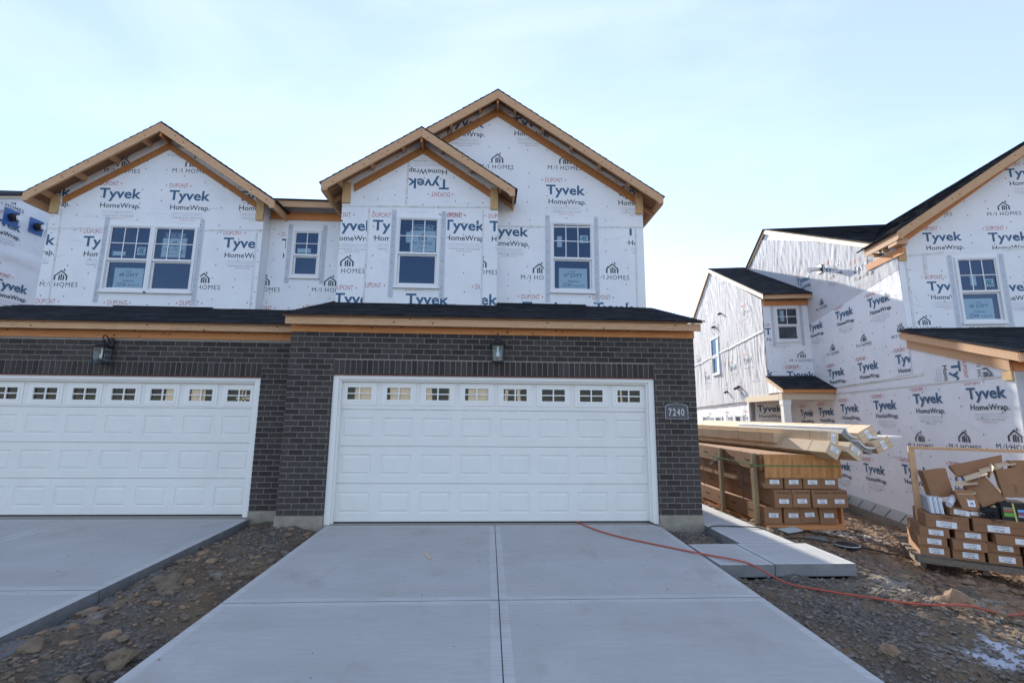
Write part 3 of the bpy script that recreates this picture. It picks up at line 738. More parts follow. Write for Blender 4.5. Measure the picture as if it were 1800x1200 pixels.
def side_bricks(h, fr, a0, a1, zb, zt):
    q = MB(); r = 0; z = zb; J = .0098
    while z < zt-.03:
        x = a0-(BX/2 if r % 2 else 0)
        while x < a1-.02:
            s0, s1 = max(a0, x), min(a1, x+BX-J)
            if s1-s0 > .015: q.fbox(fr, s0, s1, z, z+BZ-J, -.03, 0)
            x += BX
        z += BZ; r += 1
    q.build('side_bricks', BRICK, h, stuff=True)

def garage(h, Y, XL, XR, O0, O1, zb, zs, zt, first, nwin, xvis=None, zfl=0.0, wz=.13):
    fr = front(Y)
    # mortar bed / backing with the opening
    q = MB(); m = .007
    q.fbox(fr, XL+.004, O0-.006, zb-.004, zt+.1, -.09, -m); q.fbox(fr, O1+.006, XR-.004, zb-.004, zt+.1, -.09, -m)
    q.fbox(fr, O0-.006, O1+.006, zs+.004, zt+.1, -.09, -m); q.build('mortar', MORTAR, h)
    brick_wall(h, Y, XL, XR, O0, O1, zb, zs, zt, first, xvis)
    part('lintel', fr, O0-.004, O1+.004, zs-.018, zs+.001, -.11, .003, LINTEL, h)
    part('foundation', fr, XL-.012, O0-.004, -.5, zb-.006, -.25, .018, FOUND, h); part('foundation', fr, O1+.004, XR+.012, -.5, zb-.006, -.25, .018, FOUND, h)
    # brickmould around the door
    t = .085
    q = MB(); q.fbox(fr, O0+.001, O0+t, zfl-.03, zs-.019, -.12, -.030); q.fbox(fr, O0+t*.45, O0+t+.03, zfl, zs-.07, -.14, -.065); q.build('door_trim', WHITE, h)
    q = MB(); q.fbox(fr, O1-t, O1-.001, zfl-.03, zs-.019, -.12, -.030); q.fbox(fr, O1-t-.03, O1-t*.45, zfl, zs-.07, -.14, -.065); q.build('door_trim', WHITE, h)
    q = MB(); q.fbox(fr, O0+.002, O1-.002, zs-.075, zs-.0195, -.12, -.028); q.fbox(fr, O0+t*.45, O1-t*.45, zs-.105, zs-.076, -.14, -.063); q.build('door_trim', WHITE, h)
    # door
    D0, D1 = O0+t-.01, O1-t+.01; c = -.13; df = front(Y)
    door = part('garage_door', fr, D0+.01, D1-.01, zfl+.03, zs-.08, -.20, -.165, DOORW, h)
    # carve the backing away behind the glazed top section: use narrow backing only
    door.data.clear_geometry(); q = MB(); hs = .5334; z0 = zfl+.015
    q.fbox(fr, D0+.01, D1-.01, z0+.01, z0+3*hs, -.20, -.172); door.data.from_pydata([tuple(v) for v in q.V], [], q.F); door.data.update()
    part('bottom_seal', fr, D0+.005, D1-.005, zfl+.001, z0+.004, -.17, c-.004, RUB, door)
    W = (D1-D0); pw = W/nwin
    for s in range(4):
        zb0 = z0+s*hs+.003; zb1 = z0+(s+1)*hs-.003
        if s == 3: zb1 = zs-.078
        q = MB(); px0, px1 = .068, .068; pz0, pz1 = .115, .12
        zlo, zhi = zb0+pz0, z0+(s+1)*hs-pz1
        if s == 3: zlo, zhi = z0+3*hs+wz, z0+3*hs+wz+.215
        def fq(a0, a1, b0, b1, cc=c): q.quad([fr(a0, b0, cc), fr(a1, b0, cc), fr(a1, b1, cc), fr(a0, b1, cc)])
        cols = []
        for k in range(nwin):
            xa = D0+k*pw
            cols.append((xa+pw*.115, xa+pw*.885) if s < 3 else (xa+pw*.165, xa+pw*.835))
        fq(D0, D1, zb0, zlo); fq(D0, D1, zhi, zb1)
        e = [D0]+[v for cc in cols for v in cc]+[D1]
        for k in range(0, len(e), 2): fq(e[k], e[k+1], zlo, zhi)
        # slab edges
        q.quad([fr(D0, zb0, c), fr(D0, zb0, c-.03), fr(D1, zb0, c-.03), fr(D1, zb0, c)]); q.quad([fr(D0, zb1, c), fr(D1, zb1, c), fr(D1, zb1, c-.03), fr(D0, zb1, c-.03)])
        for a0, a1 in cols:
            if s < 3:
                rings = [(0, 0), (.006, -.008), (.022, -.010), (.040, -.002), (.044, -.0005)]
                for (i0, c0), (i1, c1) in zip(rings[:-1], rings[1:]):
                    A = [(a0+i0, zlo+i0), (a1-i0, zlo+i0), (a1-i0, zhi-i0), (a0+i0, zhi-i0)]; B = [(a0+i1, zlo+i1), (a1-i1, zlo+i1), (a1-i1, zhi-i1), (a0+i1, zhi-i1)]
                    for j in range(4):
                        jj = (j+1) % 4; q.quad([fr(*A[j], c+c0), fr(*A[jj], c+c0), fr(*B[jj], c+c1), fr(*B[j], c+c1)])
                i1, c1 = rings[-1]; q.quad([fr(a0+i1, zlo+i1, c+c1), fr(a1-i1, zlo+i1, c+c1), fr(a1-i1, zhi-i1, c+c1), fr(a0+i1, zhi-i1, c+c1)])
        q.build('door_section', DOORW, door)
        if s == 3:
            for a0, a1 in cols:
                q = MB(); o_ = .058
                for e_, f_, cc in ((o_, 0, .010), (.018, -.022, .016)):
                    q.fbox(fr, a0-e_, a0-f_*1.0+.004 if f_ == 0 else a0+.020, zlo-e_, zhi+e_, c-.012, c+cc); q.fbox(fr, a1-.004 if f_ == 0 else a1-.020, a1+e_, zlo-e_, zhi+e_, c-.012, c+cc)
                    q.fbox(fr, a0+.004 if f_ == 0 else a0+.020, a1-.004 if f_ == 0 else a1-.020, zlo-e_, zlo+.004 if f_ == 0 else zlo+.018, c-.0125, c+cc-.0007)
                    q.fbox(fr, a0+.004 if f_ == 0 else a0+.020, a1-.004 if f_ == 0 else a1-.020, zhi-.004 if f_ == 0 else zhi-.018, zhi+e_, c-.0125, c+cc-.0007)
                am, zm = (a0+a1)/2, (zlo+zhi)/2
                q.fbox(fr, am-.010, am+.010, zlo+.018, zhi-.018, c-.006, c+.013); q.fbox(fr, a0+.02, a1-.02, zm-.008, zm+.008, c-.006, c+.012)
                q.build('window_frame', WHITE, door)
                q = MB(); q.quad([fr(a0, zlo, c-.009), fr(a1, zlo, c-.009), fr(a1, zhi, c-.009), fr(a0, zhi, c-.009)]); q.build('pane', GARG, door)
    return cols

def frieze(h, fr, X0, X1, z0, z1, z2, z3, ov, proud=.004):
    """beam on the brick, fascia board in front of it with a shadow gap; two boards each"""
    a = X0+(X1-X0)*.24; b = X0+(X1-X0)*.68
    part('beam', fr, X0, a, z0, z1, -.03, proud+.006, BEAM, h); part('beam', fr, a+.002, X1, z0, z1, -.03, proud+.006, BEAM, h)
    part('fascia_board', fr, X0-.03, b, z2, z3, ov-.038, ov, LUM, h); part('fascia_board', fr, b+.002, X1+.04, z2, z3, ov-.038, ov, LUM, h)
    knots(None, h, fr, X0, X1, lambda a: (z2+z3)/2, ov+.002, 5, 16); knots(None, h, fr, X0, X1, lambda a: (z0+z1)/2, proud+.008, 6, 16)
    q = MB(); x = X0+.25
    while x < X1: q.fbox(fr, x, x+.04, z2+.005, z3-.01, proud+.0, ov-.039); x += .61
    q.build('rafter_ends', LUM, h, stuff=True)
def shed(h, X0, X1, ye, ze, yw, zw, seed=9):
    V = Vector((0, yw-ye, zw-ze)); L = V.length
    q = MB(); q.hexa([Vector((X0, ye, ze-.03)), Vector((X1, ye, ze-.03)), Vector((X1, yw, zw-.03)), Vector((X0, yw, zw-.03)), Vector((X0, ye, ze-.008)), Vector((X1, ye, ze-.008)), Vector((X1, yw, zw-.008)), Vector((X0, yw, zw-.008))]); q.build('roof_deck', DECK, h)
    shingles((X0-.03, ye-.03, ze-.012), (1, 0, 0), V, X1-X0+.06, L, h, seed=seed, name='roof_shingles', th=.005, base=.010)

th_ = empty('townhouse', (0, 0, 0)); H = th_
tag(H, 'dark brick and white wrapped townhouse numbered 7240 with the tallest gable', 'house', 'attached townhouses under construction')
garage(H, 0.0, -3.0, 3.135, -2.345, 2.490, .132, 2.135, 2.745, 0, 8)
fr0 = front(0.0)
frieze(H, fr0, -3.002, 3.145, 2.755, 2.90, 2.845, 2.955, .165)
shed(H, -3.06, 3.20, -.20, 2.985, 2.085, 3.735)
part('wall_flashing', front(2.1), -1.9, 1.9, 3.72, 3.765, .002, .06, SHIN, H)
side_bricks(H, rightface(3.135), .065, 2.05, .132, 2.8); side_bricks(H, leftface(-3.0), -.49, -.065, .132, 2.7)
wall('side_wall', rightface(3.1), [(.09, -.4), (2.1, -.4), (2.1, 3.68), (.09, 3.02)], [], -.08, 0, MORTAR, H); wall('side_wall', leftface(-2.995), [(-2.1, -.4), (-.09, -.4), (-.09, 3.02), (-2.1, 3.68)], [], -.08, 0, MORTAR, H)
# interior of the garage
part('garage_lining', front(2.0), -2.9, 3.0, -.1, 2.9, -.02, 0, INTER, H); part('garage_ceiling', fr0, -2.9, 3.0, 2.80, 2.84, -2.0, -.12, INTER, H)
q = MB(); cz0, cz1 = 1.70, 2.06
fz = front(.162)
for a0, a1, b0, b1 in ((-2.06, -1.76, 1.5, 2.05), (-1.50, -1.19, 1.5, 2.06), (-.98, -.88, 1.5, 2.04), (-.66, -.45, 1.5, 2.0), (-.35, .02, 1.5, 2.06), (.17, .22, 1.5, 1.98), (.22, .46, 1.93, 1.98), (.42, .47, 1.5, 1.93), (2.02, 2.05, 1.5, 1.96)):
    s = .05*math.sin(a0*9); q.prism(fz, [(a0, b0), (a1, b0), (a1+s, b1), (a0+s, b1)], 0, .012)
q.build('lit_interior_cards', CREAM, H)  # added cards close behind the panes, standing in for the bright interior
# upper body
YM, YB = 2.1, 1.8
frM, frB = front(YM), front(YB)
XA, XB, XC, ZR, SL = -3.06, 3.155, .05, 8.29, .66
def roofz(x): return ZR-SL*abs(x-XC)-.052
wM = (1.19, 2.085, 4.035, 5.535); wB = (-1.905, -1.055, 3.985, 5.415)
hM = [(wM[0]+.03, wM[1]-.03, wM[2]+.03, wM[3]-.03)]
polyM = [(XA, -.4), (XB, -.4), (XB, roofz(XB)), (XC, ZR-.052), (XA, roofz(XA))]
hb = [(wB[0]-.2, wB[1]+.2, 3.0, 5.6)]
wall('gable_wall', frM, polyM, hM+hb, -.12, -.004, WRAP, H)
sheetM1 = [(XA, 5.36), (XB, 5.45), (XB, roofz(XB)), (XC, ZR-.06), (XA, roofz(XA))]
sheetM2 = [(XA, 3.5), (XB, 3.5), (XB, 5.45), (XA, 5.36)]
wall('wrap_sheet', frM, sheetM1, hM+hb, -.003, .004, WRAP, H); wall('wrap_sheet', frM, sheetM2, hM+hb, -.003, .0005, WRAP, H)
P1 = []
for x, y in ((1.10, 6.15), (2.59, 6.17), (-1.06, 7.62), (.37, 7.68)): P1 += blk_T(x, y)
for x, y in ((-.31, 6.68), (1.14, 6.71)): P1 += blk_M(x, y)
P2 = []
for x, y in ((-.10, 5.20), (2.78, 5.29), (.61, 3.60), (2.07, 3.62)): P2 += blk_T(x, y, 1)
for x, y in ((.58, 4.28), (2.10, 4.32)): P2 += blk_M(x, y)
hw = lambda w: (w[0]-.14, w[1]+.14, w[2]-.06, w[3]+.03)
emit('wrap_print', frM, P1, [(-3, 5.36), (XB-.005, 5.46), (XB-.005, roofz(XB)), (XC, ZR-.07), (-3, roofz(-3))], [hw(wM)], H, .0052)
emit('wrap_print', frM, P2, [(.09, 3.5), (XB-.19, 3.5), (XB-.19, 5.44), (.09, 5.40)], [hw(wM)], H, .0018)
nails(frM, sheetM2, [hw(wM)], H, .0012, seed=2); nails(frM, sheetM1, [hw(wM)], H, .005, seed=3)
seam(frM, [(.1, 5.40), (XB, 5.47)], .035, H, seed=1); seam(frM, [(2.97, 3.7), (2.99, 5.45)], .03, H, seed=2, c=.006)
for a in (wM[0]-.115, wM[1]+.015): flashing(frM, a, a+.10, wM[2]-.22, wM[3]+.14, H, .0055)
w1, U1, L1 = window(H, frM, *wM)
sticker(frM, U1[1]-.21, U1[2]+.32, .17, w1); part('energy_sticker', frM, U1[0]+.07, U1[0]+.17, U1[2]+.22, U1[2]+.46, -.009, -.008, SIGN, w1)
lot_sign(frM, L1[0]+.09, L1[0]+.68, L1[2]-.0, L1[2]+.44, '47 GWY', '7240 Sommer Dr', 'pale handwritten sign reading 47 in the window under the tallest gable')
block(H, frM, XB-.155, XB, 5.76, roofz(XB-.1)-.02)
gable_strip(H, frM, XC, 8.08, .645, -2.9, 3.02, .19)
# sides and back of the body
for fx, a0, a1 in ((rightface(XB-.002), YM, 13.3), (leftface(XA+.002), -13.3, -YM)):
    part('side_wall', fx, a0+.002, a1-.002, -.4, roofz(XB)-.02, -.12, 0, WRAP, H)
wall('back_wall', front(13.3), polyM, [], -.002, .1, WRAP, H)
part('upper_floor', front(0), XA+.15, XB-.15, 2.9, 3.1, -13.1, -2.3, INTER, H)
gable_roof(H, XC, ZR, SL, 3.43, 3.43, 1.8, 13.6, wy=YM, seed=11)
creases(frM, [(.9, 5.95, 1.9, 5.90), (1.5, 5.7, 2.9, 5.62), (.3, 5.50, 1.2, 5.42), (2.2, 5.8, 3.0, 5.95), (.5, 3.95, .9, 5.2)], sheetM1, [], H, .0045, 1, 14)
creases(frM, [(.3, 5.2, 1.0, 5.0), (2.3, 5.2, 2.9, 5.25)], sheetM2, [hw(wM)], H, .001, 2, 14)
# bump-out
BA, BB, BC, BZR = -3.0, .085, -1.45, 7.16
def rb(x): return BZR-SL*abs(x-BC)-.052
hB = [(wB[0]+.03, wB[1]-.03, wB[2]+.03, wB[3]-.03)]
polyB = [(BA, 3.3), (BB, 3.3), (BB, rb(BB)), (BC, BZR-.052), (BA, rb(BA))]
wall('bay_wall', frB, polyB, hB, -.10, -.004, WRAP, H)
sB1 = [(BA, 5.58), (BB, 5.66), (BB, rb(BB)), (BC, BZR-.06), (BA, rb(BA))]
sB2 = [(BA, 3.4), (-2.47, 3.4), (-2.47, 5.60), (BA, 5.58)]; sB3 = [(-2.47, 3.4), (-.21, 3.4), (-.21, 5.65), (-2.47, 5.60)]; sB4 = [(-.21, 3.4), (BB, 3.4), (BB, 5.66), (-.21, 5.65)]
wall('wrap_sheet', frB, sB1, hB, -.003, .0045, WRAP, H); wall('wrap_sheet', frB, sB2, hB, -.003, .002, WRAP, H); wall('wrap_sheet', frB, sB3, hB, -.003, .0005, WRAP, H); wall('wrap_sheet', frB, sB4, hB, -.003, .002, WRAP, H)
emit('wrap_print', frB, xf(blk_T(-.91, 6.23), -.91, 6.23, math.pi), sB1, [hw(wB)], H, .0058)
emit('wrap_print', frB, blk_T(-3.17, 5.10)+blk_M(-3.2, 4.23)+blk_T(-3.03, 3.62), [(BA, 3.4), (-2.48, 3.4), (-2.48, 5.59), (BA, 5.57)], [hw(wB)], H, .0032)
emit('wrap_print', frB, blk_T(-2.38, 5.12)+blk_T(-1.0, 5.17)+blk_T(-1.67, 3.64)+dup_mark(-2.55, 3.95)+dup_mark(-.36, 3.97)+dup_mark(-1.02, 5.43), [(-2.46, 3.4), (-.22, 3.4), (-.22, 5.62), (-2.46, 5.6)], [hw(wB)], H, .0018)
emit('wrap_print', frB, blk_T(-.08, 5.17)+blk_M(-.62, 4.27)+blk_T(-.72, 3.66), [(-.20, 3.4), (BB, 3.4), (BB, 5.62), (-.20, 5.6)], [hw(wB)], H, .0032)
nails(frB, sB3, [hw(wB)], H, .0012, seed=5, sp=.45); nails(frB, sB1, [], H, .005, seed=6, sp=.3)
seam(frB, [(BA, 5.60), (BB, 5.67)], .035, H, seed=3); seam(frB, [(-2.47, 3.5), (-2.47, 5.58)], .03, H, .006, seed=4); seam(frB, [(-.21, 3.5), (-.21, 5.6)], .03, H, .006, seed=5); seam(frB, [(-1.75, 5.62), (-1.74, 6.6)], .04, H, .007, seed=6)
for a in (wB[0]-.115, wB[1]+.015): flashing(frB, a, a+.10, wB[2]-.22, wB[3]+.14, H, .0055)
creases(frB, [(-2.9, 5.1, -2.5, 4.7), (-2.9, 4.9, -2.5, 4.6)], sB2, [], H, .0025, 3, 5); creases(frB, [(-2.3, 5.55, -1.0, 5.52)], sB3, [hw(wB)], H, .001, 4, 14); creases(frB, [(-2.6, 5.75, -1.2, 5.72), (-1.2, 5.8, -.2, 5.7)], sB1, [], H, .005, 5, 10)
w2, U2, L2 = window(H, frB, *wB)
avail_sign(frB, U2[0]+.20, U2[1]-.02, U2[2]+.02, U2[3]-.07, 'available sign in the single window of the projecting bay')
part('energy_sticker', frB, U2[0]+.115, U2[0]+.20, U2[2]+.20, U2[2]+.42, -.0135, -.0125, SIGN, w2)
part('bay_side_wall', leftface(BA+.002), -YM-1.3, -YB-.002, 3.3, rb(BA)-.02, -.1, 0, WRAP, H); part('bay_side_wall', rightface(BB-.002), YB+.002, YM, 3.3, rb(BB)-.02, -.1, 0, WRAP, H)
block(H, frB, BA+.0, BA+.155, 5.66, rb(BA+.05)-.04); block(H, frB, BB-.155, BB, 5.62, rb(BB-.05)-.06)
gable_strip(H, frB, BC, 6.95, .66, -2.80, .04, .17)
gable_roof(H, BC, BZR, SL, 1.86, 1.86, 1.5, 3.0, wy=YB, seed=21)

# ================================================================== LEFT TOWNHOUSE
G = empty('townhouse', (-6, .5, 0))
tag(G, 'left attached townhouse with a lower white wrapped gable and double window', 'house', 'attached townhouses under construction')
YL = .5
garage(G, YL, -9.15, -3.005, -8.46, -3.625, .10, 2.113, 2.66, 1, 8, xvis=-7.9, zfl=.0, wz=.095)
frL = front(YL)
frieze(G, frL, -9.15, -3.01, 2.69, 2.83, 2.80, 2.905, .165)
shed(G, -9.2, -3.05, .30, 2.925, 2.39, 3.60, seed=29)
part('wall_flashing', front(2.4), -7.5, -5.6, 3.585, 3.62, .002, .06, SHIN, G)
part('garage_lining', front(2.3), -9, -3.1, -.1, 2.9, -.02, 0, INTER, G); part('garage_ceiling', frL, -9, -3.1, 2.74, 2.78, -1.8, -.12, INTER, G)
q = MB(); fz = front(.662)
for a0, a1, b0, b1, s in ((-5.16, -4.95, 1.5, 2.05, .05), (-4.74, -4.53, 1.5, 2.05, 0), (-3.93, -3.91, 1.5, 2.05, .02), (-3.99, -3.97, 1.5, 2.05, .03), (-4.08, -3.80, 1.90, 2.05, 0), (-4.05, -3.78, 1.76, 1.79, .0)):
    q.prism(fz, [(a0, b0), (a1, b0), (a1+s, b1), (a0+s, b1)], 0, .012)
q.build('lit_interior_cards', CREAM, G)  # added here too: cream shapes imitating a lit interior behind the glass
YG, YR = 2.4, 2.7; frG, frR = front(YG), front(YR)
GA, GB, GC, GZ, GS = -9.04, -4.79, -6.87, 7.44, .67
def rg(x): return GZ-GS*abs(x-GC)-.052
wG = [(-7.835, -6.955, 3.925, 5.32), (-6.955, -6.075, 3.925, 5.32)]; uG = (-7.835, -6.075, 3.925, 5.32)
hG = [(w[0]+.03, w[1]-.03, w[2]+.03, w[3]-.03) for w in wG]
polyG = [(GA, 2.9), (GB, 2.9), (GB, rg(GB)), (GC, GZ-.052), (GA, rg(GA))]
wall('gable_wall', frG, polyG, hG, -.12, -.004, WRAP, G)
sG1 = [(GA, 5.18), (GB, 5.27), (GB, rg(GB)), (GC, GZ-.06), (GA, rg(GA))]; sG2 = [(GA, 3.3), (GB, 3.3), (GB, 5.27), (GA, 5.18)]
wall('wrap_sheet', frG, sG1, hG, -.003, .004, WRAP, G); wall('wrap_sheet', frG, sG2, hG, -.003, .0005, WRAP, G)
P1 = []; P2 = []
for x, y in ((-8.14, 5.90), (-6.75, 5.90), (-5.36, 5.93), (-9.53, 5.90)): P1 += blk_T(x, y)
for x, y in ((-8.12, 6.46), (-6.75, 6.51)): P1 += blk_M(x, y)
P1 += blk_T(-6.95, 7.28)
for x, y in ((-8.31, 4.85), (-5.55, 4.90), (-9.68, 4.86)): P2 += blk_T(x, y)
for x, y in ((-9.0, 3.99), (-6.24, 4.0), (-7.6, 3.95)): P2 += blk_M(x, y)
for x, y in ((-7.69, 3.64), (-6.30, 3.66), (-9.05, 3.64), (-4.92, 3.69)): P2 += dup_mark(x, y)
hu = hw(uG)
emit('wrap_print', frG, P1, [(GA+.005, 5.2), (GB-.005, 5.28), (GB-.005, rg(GB)), (GC, GZ-.07), (GA+.005, rg(GA))], [hu], G, .0052)
emit('wrap_print', frG, P2, [(GA+.005, 3.4), (GB-.10, 3.4), (GB-.10, 5.26), (GA+.005, 5.18)], [hu], G, .0018)
nails(frG, sG2, [hu], G, .0012, seed=12); nails(frG, sG1, [], G, .005, seed=13)
seam(frG, [(GA, 5.20), (-7.95, 5.24)], .035, G, seed=11); seam(frG, [(-5.95, 5.25), (GB, 5.29)], .035, G, seed=12); seam(frG, [(-8.78, 3.55), (-8.82, 5.6)], .03, G, .006, seed=13); seam(frG, [(-4.89, 3.6), (-4.9, 5.25)], .03, G, .006, seed=14)
for a in (uG[0]-.115, uG[1]+.015): flashing(frG, a, a+.10, uG[2]-.24, uG[3]+.16, G, .0055)
creases(frG, [(-8.6, 5.5, -7.2, 5.42), (-7.4, 5.6, -6.0, 5.55), (-6.5, 5.75, -5.4, 5.7)], sG1, [], G, .0045, 6, 16); creases(frG, [(-8.7, 5.0, -8.2, 4.9)], sG2, [hu], G, .001, 7, 16)
wg1, Ug1, Lg1 = window(G, frG, *wG[0]); wg2, Ug2, Lg2 = window(G, frG, *wG[1])
sticker(frG, Ug1[1]-.22, Ug1[2]+.08, .17, wg1); part('energy_sticker', frG, Ug1[0]+.06, Ug1[0]+.31, Ug1[2]+.06, Ug1[2]+.15, -.009, -.008, SIGN, wg1)
sticker(frG, Ug2[1]-.30, Ug2[2]+.10, .14, wg2, c=-.0065)
lot_sign(frG, Lg1[0]+.11, Lg1[0]+.68, Lg1[2], Lg1[2]+.42, '48 GWY', '7236 Sommer Dr', 'pale handwritten sign reading 48 in the lower left pane of the double window')
avail_sign(frG, Ug2[0]+.12, Ug2[0]+.60, Ug2[2]+.05, Ug2[3]-.06, 'available sign in the right half of the double window')
block(G, frG, GA, GA+.155, 5.53, rg(GA)-.02); block(G, frG, GB-.155, GB, 5.50, rg(GB)-.02)
gable_strip(G, frG, GC, 7.17, .66, -8.84, -4.92, .15)
part('side_wall', leftface(GA+.002), -13.2, -YG-.002, -.3, rg(GA)-.02, -.1, 0, WRAP, G); part('side_wall', rightface(GB-.002), YG+.002, YR, 2.9, rg(GB)-.02, -.1, 0, WRAP, G)
wall('garage_side_wall', leftface(-9.12), [(-2.4, -.4), (-.6, -.4), (-.6, 2.95), (-2.4, 3.5)], [], -.08, 0, MORTAR, G)
gable_roof(G, GC, GZ, GS, 2.43, 2.43, 2.1, 13.4, wy=YG, seed=31)
wR = (-4.29, -3.69, 4.39, 5.435); hR = [(wR[0]+.03, wR[1]-.03, wR[2]+.03, wR[3]-.03)]
polyR = [(GB, 2.9), (-2.9, 2.9), (-2.9, 6.0), (GB, 6.0)]
wall('recess_wall', frR, polyR, hR, -.12, -.004, WRAP, G)
wall('wrap_sheet', frR, [(GB, 3.3), (-2.9, 3.3), (-2.9, 5.9), (GB, 5.9)], hR, -.003, .0005, WRAP, G)
P = blk_M(-5.19, 4.06)+blk_M(-3.81, 4.08)+blk_T(-4.52, 5.02)+dup_mark(-3.93, 3.70)+dup_mark(-5.0, 3.66)
emit('wrap_print', frR, P, [(GB+.005, 3.4), (-3.02, 3.4), (-3.02, 5.6), (GB+.005, 5.6)], [hw(wR)], G, .0018)
nails(frR, [(GB, 3.5), (-3.05, 3.5), (-3.05, 5.6), (GB, 5.6)], [hw(wR)], G, .0012, seed=15)
for a in (wR[0]-.115, wR[1]+.015): flashing(frR, a, a+.10, wR[2]-.14, wR[3]+.13, G, .0055)
wr, Ur, Lr = window(G, frR, *wR, grid=(2, 2)); part('room_lining', front(4.2), -4.78, -3.1, 3.2, 6.4, -.05, 0, INTER, G); part('room_ceiling', front(2.85), -4.78, -3.1, 5.60, 5.65, -1.3, 0, INTER, G)
part('energy_sticker', frR, Ur[0]+.04, Ur[0]+.32, Ur[2]+.03, Ur[2]+.13, -.009, -.008, SIGN, wr)
part('beam', frR, GB+.003, -3.05, 5.66, 5.83, .003, .03, BEAM, G); part('fascia_board', front(2.4), -4.56, -3.36, 5.83, 5.965, -.038, 0, LUM, G)
q = MB(); q.hexa([Vector((-4.9, 2.40, 5.955)), Vector((-2.9, 2.40, 5.955)), Vector((-2.9, 8, 8.3)), Vector((-4.9, 8, 8.3)), Vector((-4.9, 2.40, 5.975)), Vector((-2.9, 2.40, 5.975)), Vector((-2.9, 8, 8.32)), Vector((-4.9, 8, 8.32))]) if False else q.hexa([Vector((-4.75, 2.36, 5.97)), Vector((-3.2, 2.36, 5.97)), Vector((-3.2, 7, 7.85)), Vector((-4.75, 7, 7.85)), Vector((-4.75, 2.36, 5.99)), Vector((-3.2, 2.36, 5.99)), Vector((-3.2, 7, 7.87)), Vector((-4.75, 7, 7.87))]); q.build('link_roof', SHIN, G)
part('back_wall', front(13.2), GA, -3.06, -.3, 5.9, 0, .1, WRAP, G)
q = MB(); q.prism(front(13.2), [(GA, 5.8), (GB, 5.8), (GC, GZ-.06)], 0.1, .15); q.build('back_gable_wall', WRAP, G)
q = MB(); q.hexa([Vector((-4.8, 7, 7.84)), Vector((-3.0, 7, 7.84)), Vector((-3.0, 13.2, 5.8)), Vector((-4.8, 13.2, 5.8)), Vector((-4.8, 7, 7.86)), Vector((-3.0, 7, 7.86)), Vector((-3.0, 13.2, 5.82)), Vector((-4.8, 13.2, 5.82))]); q.build('link_roof', SHIN, G)

# ================================================================== HOUSE ON THE RIGHT
def sm(e0, e1, x): t = max(0, min(1, (x-e0)/(e1-e0))); return t*t*(3-2*t)
def fold(a, b, ang, f, seed):
    c, s = math.cos(ang), math.sin(ang); u, v = a*c+b*s, -a*s+b*c
    w = noise.noise(Vector((u*.9, v*.9, seed+9)))*.35
    n = noise.noise(Vector(((u+w)*f, v*f*.08, seed))); return (1-min(1, abs(n)*2.6))**1.2
def crinkle(name, fr, conv, step, disp, m, parent, holes=()):
    xs = [p[0] for p in conv]; ys = [p[1] for p in conv]; V = []; F = []; D = {}
    def vid(a, b):
        k = (round(a, 4), round(b, 4))
        if k not in D: D[k] = len(V); V.append(fr(a, b, disp(a, b)))
        return D[k]
    conv = ccw(conv); na = int((max(xs)-min(xs))/step)+1; nb = int((max(ys)-min(ys))/step)+1
    for i in range(na):
        for j in range(nb):
            a, b = min(xs)+i*step, min(ys)+j*step
            p = clip_conv([(a, b), (a+step, b), (a+step, b+step), (a, b+step)], conv)
            if not p: continue
            for r in (subs([p], holes) if holes else [p]):
                if len(r) > 2:
                    ids = []
                    for v in r:
                        k = vid(*v)
                        if not ids or ids[-1] != k: ids.append(k)
                    if len(ids) > 2 and ids[0] == ids[-1]: ids.pop()
                    if len(set(ids)) == len(ids) and len(ids) > 2: F.append(tuple(ids))
    return mesh(name, V, F, m, parent, smooth=True)
# built square to the axes, then turned ten degrees about its front left corner
RH = empty('house', (11.5, 2, 0)); before = set(bpy.data.objects)
tag(RH, 'white wrapped house on the right with a side wing, small porch and steep front gable', 'house', 'neighbouring houses under construction')
XS = 8.6; frS = leftface(XS); frRf = front(2.0); PS = .9; NOH = [(9e3, 9.1e3, 0, 1)]
def dispS(a, b):
    t = sm(4.15, 5.0, b + .28*(a+2.6)); n = .5*fold(a, b, .55, 3.4, 3)+.5*fold(a, b, -.35, 4.4, 7)+.4*fold(a, b, .15, 8.5, 31)
    return .004 + .017*t*n + .012*t*noise.noise(Vector((a*1.3, b*1.3, 1))) + .004*(1-t)*fold(a, b, 1.2, 1.3, 5)
whole = [(-13.4, -.4), (-2.0, -.40), (-2.0, 5.20), (-2.6, 5.45), (-8.1, 8.05), (-13.4, 5.55)]
wall('side_wall', frS, whole, [], -.14, -.012, WRAP, RH)
crinkle('wrap_sheet', frS, [(-9.0, 2.1), (-1.99, 2.45), (-1.99, 4.66), (-9.0, 3.9)], .06, lambda a, b: dispS(a, b)+.004, WRAP, RH)
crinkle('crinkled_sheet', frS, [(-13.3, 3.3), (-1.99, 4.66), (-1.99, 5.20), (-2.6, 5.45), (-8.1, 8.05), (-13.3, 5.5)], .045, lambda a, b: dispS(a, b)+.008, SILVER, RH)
crinkle('wrap_sheet', frS, [(-7.4, -.24), (.14, -.50), (.14, 2.45), (-1.0, 2.75), (-1.99, 3.05), (-7.4, 2.12)], .08, lambda a, b: -.004+.006*fold(a, b, 1.3, 1.1, 2)+.004*fold(a, b, .3, 1.6, 12), WRAP, RH)
wall('garage_side_wall', frS, [(-2.0, -.5), (.14, -.5), (.14, 2.45), (-2.0, 3.15)], [], -.14, -.012, WRAP, RH)
q = MB(); q.fbox(frS, -7.4, .14, -1.3, -.52, -.2, .002); q.build('foundation', FOUND, RH)
